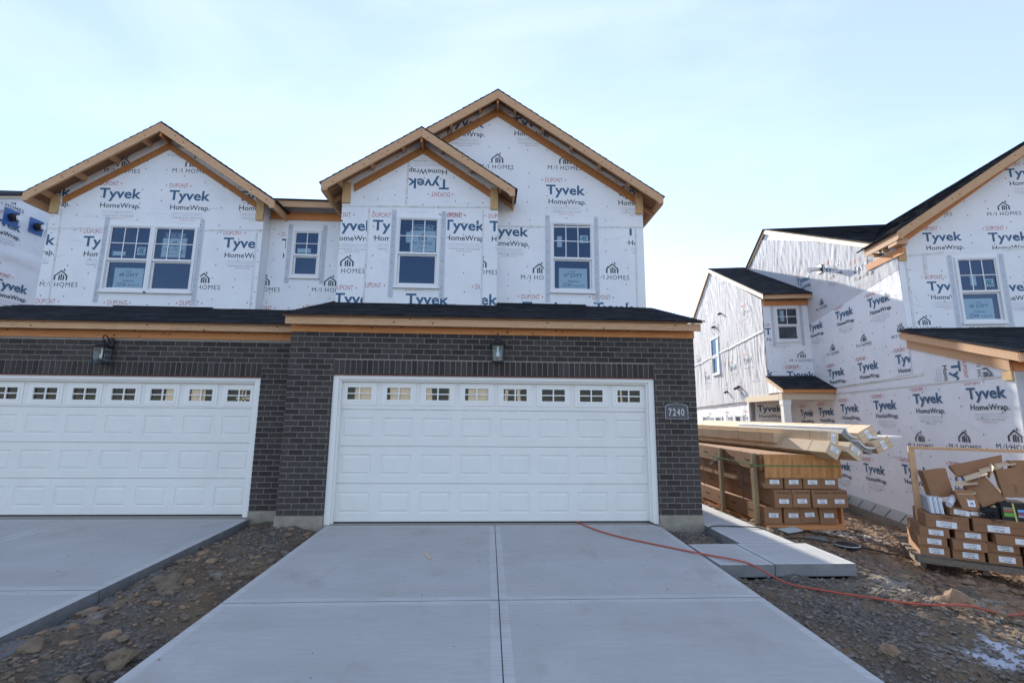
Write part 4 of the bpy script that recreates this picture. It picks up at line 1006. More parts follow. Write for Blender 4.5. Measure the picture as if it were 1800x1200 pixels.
q = MB(); q.hexa([frS(-7.4, -.50, .012), frS(.14, -.72, .012), frS(.14, -.50, .012), frS(-7.4, -.24, .012), frS(-7.4, -.50, -.1), frS(.14, -.72, -.1), frS(.14, -.50, -.1), frS(-7.4, -.24, -.1)]); q.build('foam_strip', FOAM, RH)
q = MB(); a = -7.2
while a < -.1:
    z0 = -.50-.22*(a+7.4)/7.54; q.prism(frS, ccw([(a, z0+.01), (a+.03, z0+.01), (a+.24, z0+.19), (a+.21, z0+.19)]), .012, .015); a += .48
q.build('strip_marks', FOAMG, RH, stuff=True)
dS = lambda a, b: dispS(a, b)+.012
P = []
for y, z in ((7.1, 3.9), (5.79, 4.0), (4.42, 4.08), (3.1, 4.09), (5.03, 2.63), (3.72, 2.66), (2.41, 2.69), (6.4, 2.6)): P += blk_T(-y, z, PS)
for y, z in ((4.99, 3.19), (3.69, 3.23), (2.45, 3.24), (6.3, 3.1)): P += blk_M(-y, z, .8)
emit('wrap_print', frS, P, [(-5.74, 2.36), (-2.0, 2.48), (-2.0, 4.64), (-5.74, 4.22)], NOH, RH, 0, disp=dS)
P = blk_T(-4.66, 5.38, PS)+blk_T(-3.52, 5.02, PS)+blk_M(-5.3, 4.50, .8)+blk_T(-6.2, 5.5, PS)+blk_M(-2.75, 5.0, .8)
emit('wrap_print', frS, P, [(-7.0, 4.3), (-2.02, 4.70), (-2.02, 5.18), (-2.6, 5.42), (-7.0, 7.3)], NOH, RH, .002, disp=dS)
P = []
for y, z in ((6.73, 1.58), (5.70, 1.62), (4.62, 1.70), (3.31, 1.75), (2.06, 1.85), (.78, 1.90), (5.2, .24), (3.92, .30), (2.63, .41), (1.35, .45)): P += blk_T(-y, z, PS)
for y, z in ((2.36, .97), (1.31, 1.02), (.35, 1.08), (3.6, .93), (4.9, .9)): P += blk_M(-y, z, .93)
emit('wrap_print', frS, P, [(-7.3, -.1), (.12, -.3), (.12, 2.20), (-7.3, 2.08)], NOH, RH, .010)
emit('wrap_print', frS, xf(blk_T(-1.02, 2.58, PS), -1.02, 2.58, -math.pi/2)+xf(blk_M(-.50, 2.6, .8), -.50, 2.6, -math.pi/2), [(-1.6, 2.22), (.1, 2.24), (.1, 2.36), (-1.0, 2.72), (-1.6, 2.9)], NOH, RH, .011)
nails(frS, [(-7.2, -.1), (0, -.3), (0, 2.2), (-7.2, 2.1)], [], RH, .008, seed=21); nails(frS, [(-5.6, 2.4), (-2.1, 2.5), (-2.1, 4.5), (-5.6, 4.1)], [], RH, 0, seed=22, disp=lambda a, b: dispS(a, b)+.009)
seam(frS, [(-7.3, 2.26), (-1.70, 2.42)], .04, RH, c=.017, seed=31); seam(frS, [(-6.0, 2.15), (-.1, 2.24)], .03, RH, c=.013, seed=32)
q = MB(); q.prism(frS, ccw([(-2.6, 5.47), (-8.1, 8.08), (-8.1, 7.93), (-2.6, 5.34)]), .03, .055); q.build('rake_board', FASC, RH)
q = MB(); q.prism(frS, ccw([(-13.4, 5.56), (-8.1, 8.08), (-8.1, 7.95), (-13.4, 5.42)]), .03, .055); q.build('rake_board', LUM, RH)
q = MB(); q.tube([frS(-4.89, 5.60, -.02), frS(-4.89, 5.60, .26)], .055, 10); q.tube([frS(-4.89, 5.60, .25), frS(-4.89, 5.57, .33)], .08, 10); q.build('vent_pipe', VINYL, RH)
q = MB(); q.fbox(frS, -5.0, -4.78, 5.49, 5.71, .02, .045); q.build('vent_plate', BLACK, RH)
# front gable wall
RX, RZ, RSL = 11.5, 7.49, .68
def rr_(x): return RZ-RSL*abs(x-RX)-.052
wF = (9.66, 10.46, 3.49, 4.88); hF = [(wF[0]+.03, wF[1]-.03, wF[2]+.03, wF[3]-.03)]
wall('gable_wall', frRf, [(XS, -.4), (14.4, -.4), (14.4, rr_(14.4)), (RX, RZ-.052), (XS, rr_(XS))], hF, -.12, -.004, WRAP, RH)
s1 = [(XS, 4.92), (14.4, 5.2), (14.4, rr_(14.4)), (RX, RZ-.06), (XS, rr_(XS))]
wall('wrap_sheet', frRf, s1, hF, -.003, .004, WRAP, RH); wall('wrap_sheet', frRf, [(XS, 3.0), (14.4, 3.0), (14.4, 5.2), (XS, 4.92)], hF, -.003, .0005, WRAP, RH)
P1 = []; P2 = []
for x, y in ((9.13, 5.26), (10.37, 5.21), (10.89, 6.62)): P1 += blk_T(x, y, PS)
for x, y in ((9.12, 5.81), (10.42, 5.77)): P1 += blk_M(x, y, .88)
for x, y in ((9.09, 4.19), (10.29, 4.14), (11.5, 4.1)): P2 += blk_T(x, y, PS)
for x, y in ((8.62, 3.34), (9.77, 3.33), (10.95, 3.3)): P2 += blk_M(x, y, .88)
emit('wrap_print', frRf, P1, [(XS+.01, 4.95), (14.2, 5.22), (14.2, 5.5), (RX, RZ-.1), (XS+.01, 5.3)], [hw(wF)], RH, .0052)
emit('wrap_print', frRf, P2, [(XS+.01, 3.0), (14.2, 3.0), (14.2, 5.15), (XS+.01, 4.90)], [hw(wF)], RH, .0018)
nails(frRf, [(XS+.1, 3.35), (12.6, 3.35), (12.6, 5.0), (XS+.1, 4.85)], [hw(wF)], RH, .0012, seed=25, sp=.3); nails(frRf, [(XS+.1, 5.0), (12.5, 5.2), (12.5, 6.5), (11.5, 7.1), (XS+.1, 5.3)], [], RH, .0045, seed=26)
seam(frRf, [(XS, 4.94), (9.5, 5.0)], .04, RH, seed=33); seam(frRf, [(10.6, 5.02), (14, 5.18)], .035, RH, seed=34); seam(frRf, [(8.75, 3.4), (8.74, 4.95)], .04, RH, c=.007, seed=35); seam(frRf, [(9.1, 4.55), (9.12, 5.0)], .06, RH, c=.007, seed=36)
for a in (wF[0]-.13, wF[1]+.03): flashing(frRf, a, a+.10, wF[2]-.20, wF[3]+.06, RH, .0055)
creases(frRf, [(9.3, 5.1, 10.4, 5.08), (10.5, 5.12, 11.4, 5.1)], s1, [], RH, .0045, 8, 16); creases(frRf, [], [(XS, 3.0), (12.4, 3.0), (12.4, 5.0), (XS, 4.92)], [hw(wF)], RH, .001, 9, 20)
creases(frS, [(-3.6, 1.4, -2.9, 1.1), (-2.6, 1.5, -1.6, 1.1), (-1.2, 1.6, -.4, 1.3), (-4.4, .6, -3.6, .8)], [(-7.3, -.1), (.1, -.3), (.1, 2.2), (-7.3, 2.08)], [], RH, .008, 10, 30)
wf, Uf, Lf = window(RH, frRf, *wF)
sticker(frRf, Uf[1]-.22, Uf[2]+.07, .17, wf); part('energy_sticker', frRf, Uf[0]+.19, Uf[0]+.30, Uf[2]+.10, Uf[2]+.34, -.009, -.008, SIGN, wf)
lot_sign(frRf, Lf[0]+.02, Lf[0]+.55, Lf[2], Lf[2]+.44, '46 GWY', '7244 Sommer Dr', 'pale handwritten sign in the window of the house on the right')
block(RH, frRf, XS, XS+.15, 4.85, 5.14)
q = MB(); q.prism(frRf, ccw([(XS+.04, rr_(XS)-.16), (RX, RZ-.05-.12), (RX, RZ-.26), (XS+.04, rr_(XS)-.31)]), .004, .03); q.build('gable_strip', BEAM, RH)
gable_roof(RH, RX, RZ, RSL, 3.07, 3.07, 1.7, 8.0, fh=.20, seed=41, valley=(2.75, 7.2))
q = MB(); q.prism(front(0), ccw([(8.44, 5.24), (8.66, 5.24), (8.66, 5.13), (8.44, 5.13)]), -2.0, -1.74); q.build('eave_return', LUM, RH)
for yy in (2.2, 2.5): part('lookout', front(yy), 8.46, 8.585, 5.12, 5.2, -.04, 0, LUM, RH)
part('eave_beam', leftface(8.585), -2.95, -1.75, 4.93, 5.08, .0, .03, BEAM, RH)
part('side_wall', rightface(14.4), 2.0, 13.4, -.4, 5.4, -.1, 0, WRAP, RH); part('back_wall', front(13.5), 8.6, 14.4, -.4, 5.4, 0, .1, WRAP, RH)
# main roof behind
q = MB(); q.prism(leftface(0), ccw([(-2.45, 5.395), (-8.1, 8.09), (-13.6, 5.47), (-13.6, 5.44), (-8.1, 8.06), (-2.45, 5.365)]), -15.5, -8.545); q.build('roof_deck', DECK, RH)
V = Vector((0, 5.65, 2.695))
shingles((8.51, 2.45, 5.397), (1, 0, 0), V, 4.2, V.length, RH, seed=51, name='roof_shingles', base=.022)
q = MB(); q.hexa([Vector((12.7, 2.45, 5.40)), Vector((15.5, 2.45, 5.40)), Vector((15.5, 8.1, 8.092)), Vector((12.7, 8.1, 8.092)), Vector((12.7, 2.45, 5.425)), Vector((15.5, 2.45, 5.425)), Vector((15.5, 8.1, 8.12)), Vector((12.7, 8.1, 8.12))]); q.build('roof_cover', SHIN, RH)
q = MB(); q.hexa([Vector((8.51, 8.1, 8.093)), Vector((15.5, 8.1, 8.093)), Vector((15.5, 13.65, 5.45)), Vector((8.51, 13.65, 5.45)), Vector((8.51, 8.1, 8.12)), Vector((15.5, 8.1, 8.12)), Vector((15.5, 13.65, 5.48)), Vector((8.51, 13.65, 5.48))]); q.build('roof_cover', SHIN, RH)
# side wing
XW, YW, YP = 7.35, 5.76, 7.36; frW = leftface(XW); frV = front(YW)
wWs = (-10.7, -9.8, 3.15, 4.58)
def dispW(a, b):
    t = .4+.6*sm(2.6, 3.6, b); k = sm(3.3, 4.3, b)
    n = (1-k)*fold(a, b, .12, 3.6, 13)+k*(.6*fold(a, b, .95, 3.8, 17)+.4*fold(a, b, .7, 7, 19))+.3*fold(a, b, .4, 8, 37)
    return .010+.021*t*n+.012*noise.noise(Vector((a*1.1, b*1.1, 3)))
gab = [(-15.0, 1.90), (-YW, 2.07), (-YW, 4.98), (-10.35, 7.33), (-15.0, 4.95)]; gab0 = [(-15.0, 1.9), (-YW-.14, 2.07), (-YW-.14, 5.04), (-10.35, 7.33), (-15.0, 4.95)]
hWs = [(wWs[0]+.03, wWs[1]-.03, wWs[2]+.03, wWs[3]-.03)]
wall('wing_side_wall', frW, gab0, hWs, -.14, -.014, WRAP, RH)
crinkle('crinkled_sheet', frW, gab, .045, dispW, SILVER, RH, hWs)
P = blk_T(-7.5, 3.25, PS)+blk_T(-8.9, 3.15, PS)+blk_T(-11.9, 3.05, PS)+blk_T(-7.3, 4.85, PS)+blk_M(-6.9, 2.6, .9)+blk_M(-8.2, 2.5, .9)+blk_M(-9.6, 2.5, .9)+blk_T(-10.4, 4.9, PS)+blk_T(-8.0, 2.15, PS)+blk_T(-13, 3.9, PS)
emit('wrap_print', frW, P, [(-14.5, 2.0), (-YW-.03, 2.12), (-YW-.03, 4.9), (-10.35, 7.2), (-14.5, 5.0)], [hw(wWs)], RH, .008, disp=dispW, mats=[BLUE, GREY, RED, GREY])
seam(frW, [(-14.4, 3.75), (-YW-.04, 4.05)], .05, RH, c=.05, seed=41)
window(RH, Fr((XW-.035, 0, 0), (0, -1, 0), (-1, 0, 0)), *wWs, grid=(1, 1))
lowW = leftface(XW+.05)
lw = [(-8.75, -8.02, .3, 1.60), (-10.95, -10.15, .3, 1.55), (-12.7, -12.0, .3, 1.55)]
wall('lower_side_wall', lowW, [(-15.0, -.7), (-YP, -.7), (-YP, 2.02), (-15.0, 1.93)], [(w[0]+.03, w[1]-.03, w[2]+.03, w[3]-.03) for w in lw], -.14, 0, WRAP, RH)
emit('wrap_print', lowW, blk_T(-9.75, 1.40, PS)+blk_T(-7.95, 1.42, PS)+blk_T(-11.9, 1.35, PS), [(-14.9, -.2), (-YP-.05, -.2), (-YP-.05, 1.9), (-14.9, 1.8)], [(w[0]-.1, w[1]+.1, .2, 1.7) for w in lw], RH, .003)
for w in lw: window(RH, lowW, *w, grid=(1, 1))
for a, b in ((-9.35, 5.35), (-10.2, 5.0), (-9.2, 2.42), (-8.2, 2.50), (-7.95, 2.53)):
    q = MB(); q.tube([frW(a, b, .0), frW(a, b, .09), frW(a, b-.05, .12)], .04, 8); q.build('vent_hood', BLACK, RH)
wV = (7.67, 8.33, 3.73, 4.75)
wall('wing_front_wall', frV, [(XW, 2.0), (XS, 2.0), (XS, 4.95), (XW, 4.95)], [(wV[0]+.03, wV[1]-.03, wV[2]+.03, wV[3]-.03)], -.12, -.0, WRAP, RH)
emit('wrap_print', frV, blk_T(7.36, 3.93, PS)+blk_M(7.98, 3.12, .88)+blk_T(7.86, 2.66, PS)+dup_mark(7.86, 2.95, .9)+blk_T(6.75, 2.7, PS), [(XW+.01, 2.1), (XS-.01, 2.1), (XS-.01, 4.75), (XW+.01, 4.75)], [hw(wV)], RH, .003)
nails(frV, [(7.45, 2.8), (8.5, 2.8), (8.5, 4.7), (7.45, 4.7)], [hw(wV)], RH, .001, seed=28, sp=.3)
for a in (wV[0]-.115, wV[1]+.015): flashing(frV, a, a+.09, wV[2]-.14, wV[3]+.03, RH, .0055)
wv, Uv, _ = window(RH, frV, *wV, grid=(2, 2)); part('energy_sticker', frV, Uv[0]+.08, Uv[0]+.19, Uv[2]+.08, Uv[2]+.42, -.009, -.008, SIGN, wv)
part('wing_beam', frV, 7.37, 8.59, 4.79, 4.93, .002, .05, BEAM, RH); part('wing_fascia', front(5.46), 7.26, 8.59, 4.93, 5.10, -.038, 0, LUM, RH)
part('wing_soffit', front(5.46), 7.30, 8.59, 4.98, 5.00, -.29, -.04, DECK, RH)
q = MB(); q.prism(leftface(0), ccw([(-5.44, 5.06), (-10.35, 7.41), (-15.0, 5.03), (-15.0, 5.0), (-10.35, 7.38), (-5.44, 5.03)]), -8.62, -7.27); q.build('roof_deck', DECK, RH)
V = Vector((0, 4.93, 2.36)); shingles((7.25, 5.42, 5.055), (1, 0, 0), V, 1.40, V.length, RH, seed=61, name='roof_shingles', base=.02)
q = MB(); q.prism(frW, ccw([(-5.46, 5.045), (-10.35, 7.39), (-10.35, 7.28), (-5.46, 4.93)]), .045, .085); q.build('rake_board', FASC, RH)
q = MB(); q.prism(frW, ccw([(-15.0, 5.01), (-10.35, 7.39), (-10.35, 7.25), (-15.0, 4.87)]), .045, .085); q.build('rake_board', LUM, RH)
# porch
part('porch_wall', front(YP), XW, 8.6, -.55, 2.15, -.1, 0, WRAP, RH)
emit('wrap_print', front(YP), blk_T(7.6, 1.72, PS)+blk_M(7.7, .9, .88), [(XW+.02, -.2), (8.58, -.2), (8.58, 2.1), (XW+.02, 2.1)], NOH, RH, .003)
q = MB(); q.hexa([Vector((7.28, 4.76, 2.29)), Vector((8.6, 4.76, 2.29)), Vector((8.6, 5.755, 2.70)), Vector((7.28, 5.755, 2.70)), Vector((7.28, 4.76, 2.31)), Vector((8.6, 4.76, 2.31)), Vector((8.6, 5.755, 2.72)), Vector((7.28, 5.755, 2.72))]); q.build('porch_roof_deck', DECK, RH)
V = Vector((0, 1.02, .42)); shingles((7.25, 4.72, 2.292), (1, 0, 0), V, 1.34, 1.08, RH, seed=63, name='roof_shingles', base=.015)
part('porch_fascia', front(4.76), 7.29, 8.59, 2.19, 2.285, -.03, 0, BEAM, RH)
q = MB(); q.prism(leftface(7.28), ccw([(-5.75, 2.69), (-4.74, 2.28), (-4.74, 2.19), (-5.75, 2.58)]), -.03, 0); q.build('porch_rake_board', LUM, RH)
q = MB(); q.prism(leftface(7.302), ccw([(-5.75, 2.58), (-4.82, 2.21), (-5.75, 2.21)]), -.08, -.02); q.build('porch_gable_infill', WRAP, RH)
part('porch_beam', front(4.82), 7.28, 8.59, 2.01, 2.185, -.18, 0, FASC, RH); part('porch_beam', leftface(7.28), -YP+.01, -5.02, 2.00, 2.17, -.18, 0, FASC, RH)
part('porch_ceiling', front(5.02), 7.48, 8.59, 2.10, 2.14, -2.2, 0, DECK, RH)
q = MB(); q.box(7.30, 7.48, 4.83, 5.01, -.5, 1.87); q.box(7.285, 7.495, 4.815, 5.025, 1.87, 2.005); q.build('porch_column', WHITE, RH)
part('porch_slab', front(4.75), 7.2, 8.59, -.8, -.35, -2.6, 0, CONCD, RH)
# garage of the right house
frRg = front(-.14)
part('garage_front_wall', frRg, XS, 14.6, -.7, 2.31, -.12, 0, WRAP, RH)
part('garage_beam', frRg, XS, 14.7, 2.31, 2.45, -.02, .03, BEAM, RH); part('garage_fascia', front(-.46), 8.45, 14.8, 2.42, 2.56, -.038, 0, LUM, RH)
q = MB(); q.prism(leftface(8.45), ccw([(-2.0, 3.31), (.458, 2.555), (.458, 2.42), (-2.0, 3.17)]), -.038, 0); gr_ = q.build('garage_rake_board', LUM, RH)
q = MB(); q.prism(leftface(8.56), ccw([(-2.0, 3.17), (.13, 2.52), (.13, 2.31), (-2.0, 2.98)]), -.035, 0); q.build('garage_rake_beam', LUM, RH)
part('corner_block', leftface(8.57), -.02, .14, 2.17, 2.31, -.03, .01, BLOCKW, RH)
V = Vector((0, 2.46, .76)); q = MB(); q.hexa([Vector((8.44, -.48, 2.56)), Vector((14.8, -.48, 2.56)), Vector((14.8, 1.99, 3.315)), Vector((8.44, 1.99, 3.315)), Vector((8.44, -.48, 2.58)), Vector((14.8, -.48, 2.58)), Vector((14.8, 1.99, 3.335)), Vector((8.44, 1.99, 3.335))]); q.build('garage_roof_deck', DECK, RH)
shingles((8.40, -.51, 2.563), (1, 0, 0), V, 6.4, V.length+.02, RH, seed=71, name='roof_shingles', base=.018)
part('wall_flashing', frRf, 8.55, 12.5, 3.32, 3.38, .003, .07, SHIN, RH)
bpy.context.view_layer.update()
TR = Matrix.Translation((8.6, 2.0, 0)) @ Matrix.Rotation(math.radians(-10), 4, 'Z') @ Matrix.Translation((-8.6, -2.0, 0))
for o in [RH]+[o for o in set(bpy.data.objects)-before if o.parent is None and o is not RH]:
    o.matrix_world = TR @ o.matrix_world

# ================================================================== HOUSE FAR LEFT
LH = empty('house', (-14, 5, 0))
tag(LH, 'shiny wrapped side wall of another house at the left picture edge with round wall vents', 'house', 'neighbouring houses under construction')
frX = rightface(-12.0)
def dispX(a, b): return .006+.05*sm(.25, .0, abs(b-(5.35+.33*(a-4.5)*0)))*fold(a, b, 1.5, 2.0, 23)+.004*fold(a, b, .6, 2.5, 29)
rk = lambda a: 6.72+.50*(a-4.16)
wall('side_wall', frX, [(2.4, -.4), (13, -.4), (13, 5.8), (9, rk(8.2)), (8.2, rk(8.2)), (2.4, rk(2.4))], [], -.14, -.02, WRAP, LH)
crinkle('wrap_sheet', frX, [(2.4, 3.0), (8, 3.0), (8, rk(8)), (2.4, rk(2.4))], .06, dispX, WRAP, LH)
emit('wrap_print', frX, blk_T(4.38, 4.50)+blk_T(3.95, 6.0)+blk_M(4.05, 6.50)+blk_T(5.6, 4.5)+dup_mark(4.0, 5.05), [(2.5, 3.1), (7.5, 3.1), (7.5, 8), (2.5, rk(2.5)-.1)], [(9e3, 9.1e3, 0, 1)], LH, .012, disp=dispX)
q = MB(); q.prism(frX, ccw([(2.4, rk(2.4)), (8.2, rk(8.2)), (8.2, rk(8.2)-.10), (2.4, rk(2.4)-.10)]), .03, .06); q.build('rake_board', FASC, LH)
q = MB(); q.prism(leftface(0), ccw([(-2.1, rk(2.1)+.01), (-8.2, rk(8.2)+.01), (-13.2, 5.9), (-13.2, 5.86), (-8.2, rk(8.2)-.03), (-2.1, rk(2.1)-.03)]), 11.92, 20); q.build('roof', SHIN, LH)
part('front_wall', front(2.4), -19.5, -12.15, -.4, rk(2.4)-.1, -.12, 0, WRAP, LH)
for a, b in ((4.50, 6.28), (5.13, 6.30), (5.62, 6.36)):
    v = part('vent_patch', frX, a-.18, a+.18, b-.20, b+.20, .02, .028, mat('blue_patch', (.04, .13, .38), .5), LH)
    q = MB(); q.tube([frX(a, b, .02), frX(a, b, .16)], .10, 12); q.tube([frX(a+.02, b, .16), frX(a+.03, b, .20)], .07, 12, 1); q.build('vent_hood', [BLACK, VINYL], v)

# ================================================================== LANTERNS AND PLAQUE
def lantern(x, y, z, label):
    """z = bottom of the glass body, y = brick face"""
    r = empty('wall_lantern', (x, y, z)); f = Fr((x, y, 0), (1, 0, 0), (0, -1, 0)); c0 = .14
    q = MB(); q.prism(f, [(.055*math.cos(t*math.pi/8), z+.33+.095*math.sin(t*math.pi/8)) for t in range(16)], .0, .022); q.build('back_plate', BLACK, r)
    q = MB(); q.tube([f(0, z+.33, .02), f(0, z+.38, .06), f(0, z+.435, .10), f(0, z+.435, .15), f(0, z+.40, .17), f(0, z+.35, .155)], .009, 8); q.tube([f(0, z+.36, .14), f(0, z+.33, .14)], .018, 8); q.build('arm', BLACK, r)
    q = MB(); q.lathe(f(0, z+.245, c0), [(.115, 0), (.118, .012), (.075, .04), (.058, .07), (.030, .085), (.012, .10), (.012, .13), (.001, .135)], 16); q.build('roof', BLACK, r)
    w, wb_ = .082, .070; q = MB()
    for sx in (-1, 1):
        for sy in (-1, 1): q.tube([f(sx*wb_, z+.01, c0+sy*wb_), f(sx*w, z+.247, c0+sy*w)], .0075, 4)
    q.fbox(f, -.083, .083, z-.004, z+.012, c0-.083, c0+.083); q.fbox(f, -.09, .09, z+.236, z+.25, c0-.09, c0+.09)
    q.build('cage', BLACK, r)
    q = MB()
    for sx in (-1, 1): q.quad([f(sx*wb_, z+.012, c0-wb_), f(sx*wb_, z+.012, c0+wb_), f(sx*w, z+.236, c0+w), f(sx*w, z+.236, c0-w)]); q.quad([f(-wb_, z+.012, c0+sx*wb_), f(wb_, z+.012, c0+sx*wb_), f(w, z+.236, c0+sx*w), f(-w, z+.236, c0+sx*w)])
    q.build('glass_panes', CLEAR, r)
    q = MB(); q.lathe(f(0, z+.07, c0), [(.002, 0), (.024, .012), (.032, .035), (.026, .065), (.014, .09), (.013, .13)], 14); q.build('bulb', BULB, r, smooth=True)
    q = MB(); q.lathe(f(0, z+.19, c0), [(.016, .0), (.017, .05)], 12); q.build('socket', VINYL, r)
    return tag(r, label, 'lantern', 'black lanterns over the garage doors')
lantern(.085, 0, 2.325, 'black wall lantern with clear bulb above the middle of the complete garage door')
lantern(-5.95, .5, 2.27, 'black wall lantern seen from the side above the cut-off garage door on the left')
fp = front(-.003)
arch = [(2.63, 1.515), (2.985, 1.515), (2.985, 1.695)]+[(2.8075+.1775*math.cos(t), 1.695+.055*math.sin(t)) for t in [math.pi*k/12 for k in range(1, 12)]]+[(2.63, 1.695)]
q = MB(); q.prism(fp, arch, 0, .014); pl = q.build('address_plaque', PLQ, None)
q = MB(); cxp, czp = 2.8075, 1.63
for k in range(len(arch)):
    a, b = arch[k], arch[(k+1) % len(arch)]; sh = lambda p, s: (cxp+(p[0]-cxp)*s, czp+(p[1]-czp)*s)
    q.prism(fp, ccw([a, b, sh(b, .965), sh(a, .965)]), .012, .018)
q.build('border', PLQE, pl)
P = []
for k, ch in enumerate('7240'): P += put_text(ch, 2.685+.064*k, 1.565, .048, .105, .012)
emit('numerals', fp, P, None, [(9e3, 9.1e3, 0, 1)], pl, .0165, [PLQE])
tag(pl, 'grey arched address plaque reading 7240 on the brick beside the garage', 'plaque')

# ================================================================== HOSES, LID, STICK
def cable(name, pts, r, m, label, cat):
    P = [Vector(p) for p in pts]; out = []
    for k in range(len(P)-1):
        p0, p1, p2, p3 = P[max(0, k-1)], P[k], P[k+1], P[min(len(P)-1, k+2)]
        for j in range(8):
            t = j/8; out.append(.5*((2*p1)+(p2-p0)*t+(2*p0-5*p1+4*p2-p3)*t*t+(3*p1-p0-3*p2+p3)*t**3))
    out.append(P[-1]); q = MB(); q.tube(out, r, 8); o = q.build(name, m, None, smooth=True); return tag(o, label, cat)
g = lambda x, y: gtop(x, y)+.035
cable('hose', [(1.28, .14, .012), (1.48, -.34, .003), (1.76, -.72, -.004), (2.29, -1.22, -.012), (2.52, -1.50, .002), (2.78, -1.76, .004), (2.92, -1.95, -.06), (3.06, -2.05, g(3.06, -2.05)), (3.28, -2.24, g(3.28, -2.24)), (3.59, -2.42, g(3.59, -2.42)), (3.93, -2.58, g(3.93, -2.58)), (4.35, -2.62, g(4.35, -2.62)+.01), (4.8, -2.52, g(4.8, -2.52)), (5.25, -2.35, g(5.25, -2.35)), (6.4, -2.0, g(6.4, -2)), (8, -2.2, g(8, -2.2))], .0095, ORANGE, 'orange hose running from the garage door across the driveway and dirt', 'hose')
cable('cable', [(2.35, .12, .015), (2.44, -.10, -.01), (2.5, -.36, -.07), (2.66, -.45, -.10), (2.88, -.38, -.075), (3.08, -.24, -.01), (3.24, -.13, .006), (3.58, -.17, .005), (3.84, -.26, .003), (4.06, -.36, -.10), (4.4, -.22, g(4.4, -.22)), (4.75, -.12, g(4.75, -.12)), (5.05, -.2, g(5.05, -.2)), (5.6, -.33, g(5.6, -.33)), (6.1, -.5, g(6.1, -.5))], .008, RUB, 'black cable draped over the walkway from the brick corner', 'cable')
ld = empty('drain_lid', (5.1, -.22, gtop(5.1, -.22)+.04)); lz = gtop(5.1, -.22)+.03
q = MB(); q.lathe((5.12, -.22, lz), [(.15, 0), (.16, .02), (.15, .03), (.0, .031)], 18); q.build('lid', RUB, ld)
q = MB(); q.lathe((5.12, -.22, lz+.02), [(.152, .0), (.165, .001), (.165, .008), (.152, .01)], 18); q.build('rim', FOAM, ld); tag(ld, 'black round lid with pale rim lying on the dirt beside the cable', 'lid')
q = MB(); R_ = Matrix.Rotation(math.radians(-67), 3, 'Z'); q.rbox((-.70, -1.36, zd(-1.36)+.006), R_, .22, .026, .005); tag(q.build('paint_stick', CARDL, None), 'thin wooden paint stick lying on the left half of the driveway', 'stick')

# ================================================================== PALLET OF LONG CARTONS
def label_on(fr, a0, b0, w, h_, parent, c=.002, lines=3, seed=0, tilt=0):
    P = xf([rect(a0, b0, a0+w, b0+h_)], a0, b0, tilt)
    o = emit('shipping_label', fr, P, None, [(9e3, 9.1e3, 0, 1)], parent, c, [TAPEB])
    T = put_text('CORE DECKING', a0+w*.22, b0+h_*.68, w*.55, h_*.15, .01)+put_text('23 10 77 4', a0+w*.15, b0+h_*.42, w*.6, h_*.12)+put_text('LOT 4482', a0+w*.30, b0+h_*.14, w*.45, h_*.18, .03)
    emit('label_print', fr, xf(T, a0, b0, tilt), None, [(9e3, 9.1e3, 0, 1)], o, c+.0008, [INK])
    return o
def carton(name, O, ux, uy, uz, w, d, hgt, m, lab=True, stamp=None, seed=0, lw=.16, lh=.075, lpos=(.5, .4), flap=True):
    """O = front lower left corner; ux right, uy back, uz up"""
    O = Vector(O); ux, uy, uz = Vector(ux), Vector(uy), Vector(uz)
    r = empty(name, tuple(O)); f = Fr(O, ux, -uy, uz)
    q = MB(); q.fbox(f, 0, w, 0, hgt, -d, 0); b = q.build('carton_body', m, r)
    if flap:
        md = b.modifiers.new('b', 'BEVEL'); md.width = .004; md.segments = 2
        q = MB(); q.fbox(f, .002, w-.002, hgt*.5-.0015, hgt*.5+.0015, -.001, .0015); q.build('flap_seam', STAMP, r)
    if lab: label_on(f, w*lpos[0]-lw/2, hgt*lpos[1]-lh/2, lw, lh, r, .0035)
    if stamp: emit('stamp', f, put_text(stamp[0], w*stamp[1], hgt*stamp[2], w*stamp[3], hgt*stamp[4], .02), None, [(9e3, 9.1e3, 0, 1)], r, .003, [STAMP])
    return r, f
LD = Vector((.045, 1, 0)).normalized(); RDv = Vector((1, -.045, 0)).normalized(); UZ = Vector((0, 0, 1))
CO = Vector((4.28, .33, -.16))
fc = Fr(CO, RDv, -LD)
pa = empty('pallet', tuple(CO))
q = MB(); q.fbox(fc, 0, 1.22, 0, .07, -.04, 0); q.build('front_rail', BEAM, pa)
for k, a in enumerate((0.0, .58, 1.16)):
    q = MB(); q.fbox(fc, a, a+.06, .0, .06, -4.2, -.041); q.build('runner', BEAM, pa)
for k in range(6):
    q = MB(); q.fbox(fc, -.01, 1.23, .0605, .08, -.15-.75*k, -.05-.75*k); q.build('slat', BEAM, pa)
for a, nm in ((-.05, -.12), (-.05, -1.28)):
    q = MB(); q.fbox(fc, -.075, -.015, -.02, 1.14, nm-.09, nm); q.build('stake', POSTW, pa)
q = MB(); q.hexa([fc(-.06, .92, -1.37), fc(-.03, .92, -1.37), fc(-.03, 1.10, -1.37), fc(-.06, 1.10, -1.37), fc(-.06, .78, -1.75), fc(-.03, .78, -1.75), fc(-.03, .86, -1.75), fc(-.06, .86, -1.75)]); q.build('brace', OLDW, pa)
q = MB(); q.fbox(fc, 1.225, 1.255, .0, .62, -.14, -.05); q.build('stake', BEAM, pa)
q = MB(); q.fbox(fc, .02, 1.225, .78, 1.14, .03, .045); pp = q.build('plywood_sheet', PLY, pa)
q = MB(); q.fbox(fc, -.08, 1.235, .955, .972, .046, .050); q.fbox(fc, -.084, -.079, .955, .972, -2.6, .05); q.build('green_strap', STRAP, pa)
